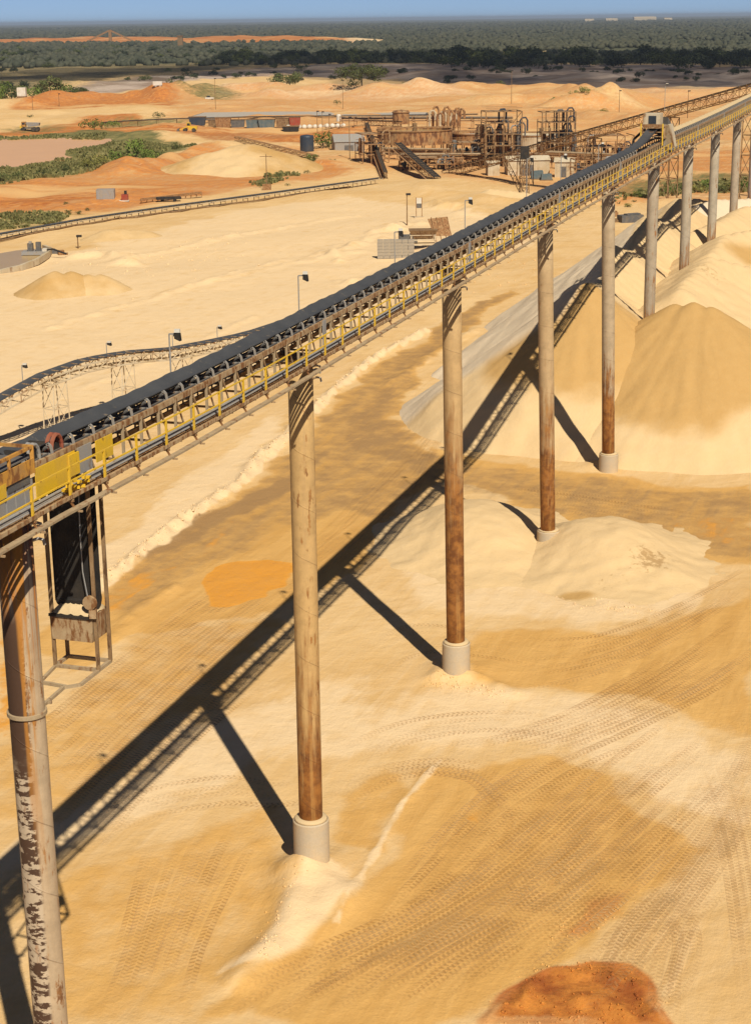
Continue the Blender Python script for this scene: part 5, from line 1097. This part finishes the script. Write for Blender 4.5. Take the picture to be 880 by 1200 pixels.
def skip(px,w,d,h,mat,label,open_=True):
    p=on(*px); t=thing('waste_skip',label,'skip',p,'skips and bins in a row by the far conveyor')
    MB().hexa([p+Vector(v) for v in((-w*.42,-d/2,-.1),(w*.42,-d/2,-.1),(w*.42,d/2,-.1),(-w*.42,d/2,-.1),(-w/2,-d/2,h),(w/2,-d/2,h),(w/2,d/2,h),(-w/2,d/2,h))]).build('body',mat,t)
    MB().box(p+Vector((0,0,h)),(w*1.05,d*1.08,.22)).build('top_rim',MT['brown'],t)
    for x in(-.3,0,.3): MB().box(p+Vector((x*w,-d/2-.05,h*.5)),(.2,.12,h*.8)).build('rib',mat,t)
for px,w,h,mt,lab in (((232,148),7,3.4,'navy','bluish skip leftmost in the row by the far conveyor'),((250,147),4,3.,'brown','brown skip second from the left in the row by the far conveyor'),((262,148),6.5,4.4,'rust','tall rusty skip third from the left in the row by the far conveyor'),((279,147),6,3.2,'slate','flat grey skip left of the green ones'),((297,148),6,3.6,'teal','first of two dark green skips in the row'),((313,148),7,3.4,'teal','second of two dark green skips in the row'),((332,148),6,4.2,'brown','tall brown skip right of the green ones'),((346,148),4.5,4.6,'red','tall reddish skip, rightmost of the tall ones'),((341,150),7,2.,'dark','low black skip in front of the reddish one')): skip(px,w,3.2,h,MT[mt],lab)
def bags(px,n,label):
    p=on(*px); t=thing('white_bags',label,'bags',p)
    for k in range(n): MB().lathe(p+Vector((k*2.2-n*1.1,random.uniform(-1,1),-.1)),[(.9,0),(1.15,.6),(1.,1.3),(.35,1.7)],9).build('bag',MT['white'],t,True)
bags((363,148),8,'long row of white bulk bags left of the blue tank road'); bags((396,149),4,'short pile of white bulk bags by the thin lamp poles'); 
p=on(397,147); tag(MB().lathe(p+Vector((0,2,1.4)),[(1.0,0),(1.0,2.4),(.7,2.8)],10).build('white_drum',MT['white']),'white drum standing behind the short pile of bulk bags','drum')
p=on(125,236); t=thing('site_container','small grey site container with one dark end on the orange bank','container',p); lb(0,0,1.1,4.3,2.4,2.4,'body',MT['grey']); lb(-2.18,0,1.1,.06,2.2,2.1,'dark_end',MT['dark'])
for k in range(7): lb(-1.8+k*.6,-1.22,1.1,.14,.05,2.1,'corrugation',MT['grey'])
p=on(147,236); t=thing('pump_unit','small red pump unit beside the grey site container','pump',p); lb(0,0,.9,1.6,1.2,1.6,'body',MT['red']); lb(.2,0,2.1,.6,.6,.9,'exhaust',MT['dark']); lb(-.2,0,.15,2.4,1.5,.3,'skid',MT['white'])
a=on(165,238);b=on(236,231); t=thing('scrap_conveyor','rusty scrap conveyor section lying on the bank above the ground conveyor','scrap',a)
for dx in(0,1.3): MB().bar(a+Vector((0,dx,.9)),b+Vector((0,dx,1.2)),.3,.5).build('chord',MT['rust'],t)
for k in range(12): q=a.lerp(b,k/11); MB().bar(q+Vector((0,0,.9)),q+Vector((0,1.3,.9)),.2).bar(q+Vector((0,.6,-.2)),q+Vector((.2,.6,.95)),.18).build('cross_member',MT['rust'],t)
p=on(198,236); tag(MB().box(p+Vector((0,0,.8)),(6,2.4,.5),.2).box(p+Vector((-1.5,0,.3)),(.6,2,.9)).box(p+Vector((1.5,0,.3)),(.6,2,.9)).build('drive_skid',MT['dark']),'dark machinery skid lying below the scrap conveyor','machinery')
# small settling pond with pump
cw=[site(x,y) for x,y in ((-25,327),(0,323),(25,317),(45,309),(57,301),(60,296),(52,293))]
m=MB()
for a,b in zip(cw[:-1],cw[1:]): m.bar(a+Vector((0,0,.45)),b+Vector((0,0,.45)),.6,1.1)
tag(m.build('retaining_wall',MT['cream']),'curved low concrete wall round the small settling pond at the left edge','wall')
wp=cw+[site(20,296),site(-25,304)]; tag(MB().add([(q.x,q.y,.42) for q in wp],[tuple(range(len(wp)))]).build('settling_water',MT['tankwater']),'brown water in the small walled settling pond','water',None,'structure')
p=site(42,301);p.z=.5; t=thing('pump_barge','grey pump barge with two upright motors floating in the small settling pond','pump barge',p); lb(0,0,.3,4.6,2.6,.6,'pontoon',MT['grey']); lb(-.8,0,1.3,1.,1.,1.5,'motor',MT['slate']); lb(.7,0,1.4,.9,.9,1.7,'motor',MT['slate']); lb(-.8,0,2.2,.5,.5,.4,'motor_cap',MT['grey']); lb(1.9,0,.8,.8,1.6,.5,'pump_casing',MT['white'])
MB().path([p+Vector((2.,0,.8)),p+Vector((3.4,0,.9)),p+Vector((4.6,-.4,.5)),p+Vector((6,-1,.1))],.18,7).build('discharge_pipe',MT['dark'],t)
for px,lab in (((62,296),'dark valve box right of the pump barge'),((72,297),'small rusty heap of fittings right of the valve box')):
    q=on(*px); tag(MB().box(q+Vector((0,0,.4)),(1.1,1,1.),.4).box(q+Vector((.9,0,.15)),(.8,.7,.5),.2).build('valve_box',MT['slate'] if px[0]<65 else MT['rust']),lab,'fittings')
p=on(27,122); t=thing('white_tank_sign','white square water tank on a stand near the left tree clump','tank',p); lb(0,0,3.4,4.6,3.6,4.6,'panel_tank',MT['white']); lb(0,0,.6,4.8,3.8,1.2,'stand',MT['brown'])
p=on(186,118); tag(MB().box(p+Vector((0,0,1.6)),(5,2.4,2.2)).box(p+Vector((-1.,0,.4)),(1,2,.9)).box(p+Vector((1.4,0,.4)),(1,2,.9)).build('parked_van',MT['white']),'white van parked below the far hummocks','van')
p=on(246,119); t=thing('parked_utility_truck','small white utility truck on the far orange road','utility truck',p); lb(0,0,1.1,4.6,1.9,.9,'body',MT['white']); lb(-.6,0,1.9,1.9,1.7,.8,'cab',MT['glass'])
for dx in(-1.5,1.5): lb(dx,-.9,.4,.8,.3,.8,'wheel',MT['tyre'])
# site debris behind the stockpile
for px,sz,mt,lab in (((738,262),(5,2.5,1.6),'slate','dark steel bin behind the stockpile left of the sixth column'),((722,262),(6,1.6,.6),'brown','long brown steel plate behind the stockpile'),((715,255),(3,1.4,1.0),'rust','short rusty offcut behind the stockpile')):
    q=on(*px); tag(MB().box(q+Vector((0,0,sz[2]/2-.1)),sz,.3).box(q+Vector((.4,.2,sz[2]+.05)),(sz[0]*.7,sz[1]*.5,.25),.5).build('steel_scrap',MT[mt]),lab,'scrap')
# far grey lined pond
lp_=[site(x,y) for x,y in ((222,140),(240,134),(330,133),(450,133.5),(500,134),(498,136.5),(430,137),(330,138),(260,140))]
for q in lp_: q.z=.8
m=MB()
for a,b in zip(lp_,lp_[1:]+lp_[:1]): m.bar(a+Vector((0,0,-.7)),b+Vector((0,0,-.7)),1.6,1.4)
tag(m.build('pond_liner_bank',MT['slate']),'dark lined bank round the long grey pond behind the plant','bank'); tag(MB().add([(q.x,q.y,.9) for q in lp_],[tuple(range(len(lp_)))]).build('lined_pond_water',MT['greywater']),'long grey lined pond behind the plant','pond',None,'structure')
# far reddish workings: a distant lattice boom and a brown silo
p=on(130,51); t=thing('far_stacker','tiny rusty stacker boom on the far orange clearing','stacker',p); m=MB(); m.bar(p+Vector((-45,0,6)),p+Vector((0,0,26)),5,3); m.bar(p+Vector((0,0,26)),p+Vector((55,0,0)),5,3); m.build('boom',MT['rust'],t); MB().bar(p,p+Vector((0,0,26)),6).build('mast',MT['rust'],t)
p=on(212,57); t=thing('far_silo','tiny dark brown silo block beyond the scrubland','silo',p); MB().box(p+Vector((0,0,9)),(8,8,20)).build('body',MT['brown'],t); MB().box(p+Vector((0,0,19.6)),(9.5,9.5,1.2)).build('roof',MT['rust'],t)
for x,y,w,h,lab in ((755,22.0,170,24,'tiny bright white building on the horizon, largest one'),(716,22.6,90,15,'tiny white building on the horizon left of the largest one'),(690,22.8,70,13,'tiny white building on the horizon, leftmost of three'),(782,22.4,60,13,'tiny white building on the horizon right of the largest one')):
    q=at_depth(x,y,13500); q.z=0; MB; tag(MB().box(q+Vector((0,0,h/2)),(w,60,h)).add([q+Vector(v) for v in((-w/2,-30,h+.1),(w/2,-30,h+.1),(w/2,30,h+.1),(-w/2,30,h+.1),(-w/2,0,h+8),(w/2,0,h+8))],[(0,1,5,4),(2,3,4,5),(0,4,3),(1,2,5)]).build('far_building',MT['cream']),lab,'building','white buildings on the horizon')

# ================================================================== VEGETATION
def leaf_mesh(name,lumps,n,leaf,mat,seed,flat=.75):
    r=np.random.default_rng(seed); V=[];F=[]
    tot=sum(l[3]**2 for l in lumps)
    for (x,y,z,R) in lumps:
        k=int(n*R*R/tot)
        d=r.normal(size=(k,3)); d/=np.linalg.norm(d,axis=1)[:,None]; rad=R*(.55+.5*r.random(k)**.6)
        c=np.array([x,y,z])+d*rad[:,None]*np.array([1,1,flat])
        for i in range(k):
            a=r.normal(size=3); a=a-d[i]*a.dot(d[i])*.7; a/=np.linalg.norm(a)+1e-9; b=np.cross(a,d[i]+r.normal(size=3)*.5); b/=np.linalg.norm(b)+1e-9
            s=leaf*(.6+.8*r.random()); b_=len(V); V+=[c[i]-a*s,c[i]-b*s*.6,c[i]+a*s,c[i]+b*s*.6]; F.append((b_,b_+1,b_+2,b_+3))
    me=bpy.data.meshes.new(name); me.from_pydata([tuple(map(float,v)) for v in V],[],F); me.materials.append(mat); return me
def tree_proto(lumps,n,leaf,mat,seed,trunk_h,tr,limbs=4):
    cm=leaf_mesh('crown',lumps,n,leaf,mat,seed); m=MB(); m.tube((0,0,-.4),(0,0,trunk_h),tr,7,tr*.6)
    for l in lumps[:limbs]: m.tube((0,0,trunk_h*.75),(l[0]*.8,l[1]*.8,l[2]),tr*.45,5,tr*.15)
    o=m.build('trunk',MT['bark']); tm=o.data; bpy.data.objects.remove(o); return cm,tm
def R_lumps(r,n,w,h,z0,rad):
    out=[]
    for i in range(n):
        a=r.uniform(0,6.28); q=math.sqrt(r.uniform(0,1))*w; out.append((q*math.cos(a),q*math.sin(a),z0+(h-z0)*r.uniform(.15,1)*(1-.45*(q/w)**2),rad*r.uniform(.7,1.25)))
    return out
r=random.Random(5)
# unit prototypes about 1 m tall are scaled to size
TP={}
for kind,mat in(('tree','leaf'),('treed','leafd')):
    TP[kind]=[tree_proto(R_lumps(r,11,.55,.80,.22,.27),700,.060,MT[mat],k,.45,.035) for k in range(4)]
TP['bush']=[tree_proto(R_lumps(r,8,.75,.7,.15,.30),460,.055,MT['leafg'],20+k,.3,.03) for k in range(3)]
TP['olive']=[tree_proto(R_lumps(r,8,.75,.7,.15,.30),420,.055,MT['leaf'],30+k,.3,.03) for k in range(3)]
TP['ybush']=[tree_proto(R_lumps(r,8,.75,.7,.15,.30),420,.055,MT['leafy'],40+k,.3,.03) for k in range(2)]
TP['big']=[tree_proto(R_lumps(r,22,.95,.80,.28,.26),2600,.036,MT['leaf'],50+k,.42,.04,8) for k in range(2)]
def plant(kind,x,y,hpx,label,group,name='tree',wf=1.,k=None,cat=None):
    p=on(x,y); dep=(p-Vector((0,0,HC))).dot(FW); h=hpx*dep/FPX; cm,tm=TP[kind][random.randrange(len(TP[kind])) if k is None else k]
    t=thing(name,label,cat or name,p,group); t.scale=(h*wf,h*wf,h); t.rotation_euler.z=random.random()*6.28
    for n_,me in(('crown',cm),('trunk',tm)):
        o=bpy.data.objects.new(n_,me);COL.objects.link(o);o.parent=t
    return t
plant('big',340,104,21,'broad olive tree on the far sand, left of the biggest tree',None,'tree',1.1,0); plant('big',424,110,29,'biggest olive tree on the far sand with a spreading crown',None,'tree',1.0,1)
for x,y,h,lab in ((415,110,13,'small olive bush at the left foot of the biggest tree'),(478,107,12,'round olive bush right of the biggest tree'),(353,84,13,'dark lone tree at the edge of the cloud shadow'),(111,149,18,'tall round bush left of the pair above the pond'),(133,148,11,'low round bush right of the pair above the pond'),(186,139,9,'flat olive bush on the bank between pond and far hummocks'),(206,103,13,'dome shaped olive bush on the far hummocks'),(379,173,22,'green tree beside the dark blue tank'),(365,190,11,'green bush below the dark blue tank'),(585,102,9,'small dark bush at the edge of the far clearing'),(240,105,7,'tiny bush on the far hummocks right of the dome shaped one'),(395,122,6,'tiny bush right of the tall thin pole'),(36,138,5,'tiny bush behind the haul truck')):
    plant('bush' if 'green' in lab or 'pair' in lab else 'olive',x,y,h,lab,None,'bush',1.0)
for x,y,h,k,lab in ((160,184,30,'bush','tallest green bush on the near shore of the pond'),(140,188,24,'bush','green bush left of the tallest one at the pond'),(122,193,18,'ybush','yellow green bush at the tip of the pond'),(103,196,15,'ybush','yellow green bush left of the pond tip'),(148,192,15,'ybush','low yellow green bush in front of the tallest pond bush'),(172,186,18,'bush','green bush right of the tallest pond bush'),(190,181,11,'olive','low olive bush farther right along the pond bank'),(208,178,10,'olive','low olive bush beyond the pond bank near the loader'),(225,181,8,'olive','rightmost small olive bush of the pond bank'),(78,203,12,'olive','olive scrub left of the yellow green bushes'),(52,208,12,'olive','olive scrub below the middle of the pond'),(25,212,13,'olive','olive scrub at the lower left of the pond'),(2,215,13,'olive','olive scrub at the left edge below the pond')): plant(k,x,y,h,lab,None,'bush',.95)
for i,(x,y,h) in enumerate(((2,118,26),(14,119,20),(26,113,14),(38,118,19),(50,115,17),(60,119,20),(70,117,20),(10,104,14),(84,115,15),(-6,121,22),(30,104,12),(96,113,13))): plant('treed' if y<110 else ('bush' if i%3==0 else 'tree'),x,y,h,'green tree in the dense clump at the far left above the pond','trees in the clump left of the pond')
for i,(x,y,h) in enumerate(((745,238,12),(752,226,10),(768,231,13),(784,228,14),(800,224,16),(815,226,17),(826,222,17),(842,226,18),(856,224,19),(872,222,18),(888,226,18),(735,243,9),(708,247,9),(727,236,8))): plant(('bush','olive','ybush')[i%3],x,y,h*.72,'green bush in the scrubby row seen between the far columns','bushes in the row behind the stockpile','bush')
for i,(x,y,h) in enumerate(((661,124,11),(672,127,9),(684,129,10),(706,133,9),(651,126,9))): plant('ybush' if i%2 else 'bush',x,y,h,'pale green bush on the sand ridge behind the right process tower','bushes on the ridge behind the process towers','bush')
for i in range(26):
    x,y=r.choice(((300+r.uniform(0,40),205+r.uniform(-4,12)),(330+r.uniform(0,60),195+r.uniform(-5,8)),(60+r.uniform(0,50),247+r.uniform(-5,5)),(690+r.uniform(0,60),245+r.uniform(-10,6)),(20+r.uniform(0,70),264-r.uniform(0,8))))
    plant('olive',x,y,r.uniform(3,7),'tiny olive shrub scattered on the bare orange ground','tiny shrubs on the bare ground','shrub')
REG=('left','middle','right','far right')
for i in range(210):      # dark belt in the cloud shadow
    u=r.random(); x=r.uniform(255,930); y=(68+8*u if x<520 else 68+13*u); h=r.uniform(8,15)*(1.25 if x>520 else 1.05)
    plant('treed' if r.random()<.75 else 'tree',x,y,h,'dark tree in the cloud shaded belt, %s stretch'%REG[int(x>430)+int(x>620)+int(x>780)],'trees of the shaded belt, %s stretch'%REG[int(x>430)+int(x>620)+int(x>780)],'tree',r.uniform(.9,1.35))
for i in range(80):
    x=r.uniform(-60,330);y=r.choice((r.uniform(58,66),r.uniform(62,80),r.uniform(64,98))); plant(r.choice(('olive','tree','treed')),x,y,r.uniform(5,9),'grey green shrub of the scrubland in the left distance','shrubs of the left scrubland','shrub',r.uniform(1.,1.5))
for i in range(64):
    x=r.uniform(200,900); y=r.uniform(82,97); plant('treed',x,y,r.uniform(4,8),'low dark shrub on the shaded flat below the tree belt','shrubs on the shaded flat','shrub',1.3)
# far woodland, one mass
g_=np.random.default_rng(3); ico=[]; bm_=bmesh.new(); bmesh.ops.create_icosphere(bm_,subdivisions=1,radius=1); IV=np.array([v.co[:] for v in bm_.verts]); IF=np.array([[v.index for v in f.verts] for f in bm_.faces]); bm_.free()
NB=26000; u=g_.random(NB); Y=1700*np.exp(u**1.1*math.log(15000/1700)); Xr=(g_.random(NB)*2-1)*(Y*.30+260)
keep=np.ones(NB,bool)
zz=zones(Xr,Y); keep&=(zz['red']<.3)&(zz['pale']<.3); keep&=~((Y<2050)&(g_.random(NB)<.5))
keep&=(fbm(Xr,Y*.5,160,3,77)>-.42+.12*(Y<3000)) 
Xr=Xr[keep];Y=Y[keep]; n=len(Y); sz=(2.3+Y*.0010)*(.6+.9*g_.random(n)); hz=(3.0+.0002*Y)*(.6+.8*g_.random(n))
V=(IV[None]*np.stack([sz,sz*1.3,hz],-1)[:,None,:])*(1+.35*(g_.random((n,len(IV),1))-.5))+np.stack([Xr,Y,hz*.55],-1)[:,None,:]
F=IF[None]+(np.arange(n)*len(IV))[:,None,None]
V=V.reshape(-1,3);F=F.reshape(-1,3); me=bpy.data.meshes.new('far_woodland'); me.vertices.add(len(V)); me.vertices.foreach_set('co',V.astype(np.float32).ravel()); me.loops.add(F.size); me.loops.foreach_set('vertex_index',F.astype(np.int32).ravel()); me.polygons.add(len(F)); me.polygons.foreach_set('loop_start',np.arange(0,F.size,3,dtype=np.int32)); me.update(calc_edges=True); me.materials.append(MT['leaff'])
o=bpy.data.objects.new('far_woodland',me);COL.objects.link(o);tag(o,'grey green woodland stretching to the horizon','woodland',None,'stuff')
# reeds and grass on the pond banks
V=[];F=[]
def tufts(poly,n,h,w):
    P=[site(*q) for q in poly]; xs=[p.x for p in P];ys=[p.y for p in P]; X=rng.uniform(min(xs),max(xs),n*4);Yy=rng.uniform(min(ys),max(ys),n*4); k=poly_mask(X,Yy,P,.5)>.5; X=X[k][:n];Yy=Yy[k][:n]; wet=poly_mask(X,Yy,POND,.5)<.3; X=X[wet];Yy=Yy[wet]; z=hgt(X,Yy)
    dens=fbm(X,Yy,9,3,91)
    for x,y,zz_,dn in zip(X,Yy,z,dens):
        if dn<-.18: continue
        for q in range(3):
            a=random.random()*6.28; s=w*random.uniform(.5,1.2); hh=h*random.uniform(.5,1.2)*(1+dn); b=len(V); ca,sa=math.cos(a)*s,math.sin(a)*s; lx,ly=random.uniform(-.4,.4),random.uniform(-.4,.4)
            V.extend([(x-ca,y-sa,zz_-.1),(x+ca,y+sa,zz_-.1),(x+ca*.5+lx,y+sa*.5+ly,zz_+hh),(x-ca*.6+lx,y-sa*.6+ly,zz_+hh*.8)]); F.append((b,b+1,b+2,b+3))
tufts([(-20,200),(60,190),(82,178),(130,168),(175,170),(235,174),(170,190),(100,205),(0,219),(-20,220)],3600,.9,.55)
tufts([(-20,158),(60,157),(125,158),(122,164),(60,162),(-20,165)],1100,.8,.5); tufts([(-20,262),(60,254),(95,250),(60,262),(-20,274)],900,.6,.4); tufts([(690,250),(760,232),(880,226),(880,210),(780,216)],800,.6,.5); tufts([(290,215),(330,196),(370,190),(350,205),(310,218)],500,.8,.5)
me=bpy.data.meshes.new('bank_grass'); me.from_pydata(V,[],F); me.materials.append(MT['reed']); o=bpy.data.objects.new('bank_grass',me);COL.objects.link(o);tag(o,'grass and reeds growing on the pond banks and scrubby patches','grass',None,'stuff')

# ================================================================== CLOUD that shades the middle distance, high above the view
def cloud(name,label,poly,alt,seed):
    P=[site(*q) for q in poly]; sh=Vector((TS.x,TS.y,0))*(alt/TS.z); xs=[p.x for p in P];ys=[p.y for p in P]; rr=np.random.default_rng(seed); m=MB(); bm=bmesh.new()
    step=75; V=[];F=[]
    X,Yy=np.meshgrid(np.arange(min(xs),max(xs)+1,step),np.arange(min(ys),max(ys)+1,step)); X=X.ravel()+rr.uniform(-25,25,X.size);Yy=Yy.ravel()+rr.uniform(-25,25,Yy.size); k=poly_mask(X,Yy,P,1.)>.5
    for x,y in zip(X[k],Yy[k]):
        b=len(V); R=rr.uniform(62,95); V+=[(x+sh.x+v[0]*R,y+sh.y+v[1]*R,alt+v[2]*R*.5) for v in IV]; F+=[tuple(int(i)+b for i in f) for f in IF]
    me=bpy.data.meshes.new(name); me.from_pydata(V,[],F); me.polygons.foreach_set('use_smooth',[True]*len(F)); me.materials.append(m_cloud()); o=bpy.data.objects.new(name,me);COL.objects.link(o); tag(o,label,'cloud',None,'stuff')
cloud('cloud','white cloud above the mine shading the tree belt',[(60,100),(160,93),(300,86),(420,91),(520,97),(640,98),(760,99),(960,101),(1010,80),(960,63.5),(760,62),(560,64),(430,65),(300,68),(180,79),(60,84),(-60,92)],900,2)
# ================================================================== AIR
mh=bpy.data.materials.new('haze_air'); mh.use_nodes=True; nt=mh.node_tree; nt.nodes.clear(); ou=nt.nodes.new('ShaderNodeOutputMaterial'); pv=nt.nodes.new('ShaderNodeVolumePrincipled'); nt.links.new(pv.outputs[0],ou.inputs['Volume']); pv.inputs['Color'].default_value=(.72,.84,1,1); pv.inputs['Density'].default_value=5e-5; pv.inputs['Anisotropy'].default_value=.2
m=MB().box((0,22000,24),(90000,56000,78)); ho=m.build('haze',mh,None,False,None,'stuff'); ho['label']='thin blue grey air over the mine'; ho['category']='haze'
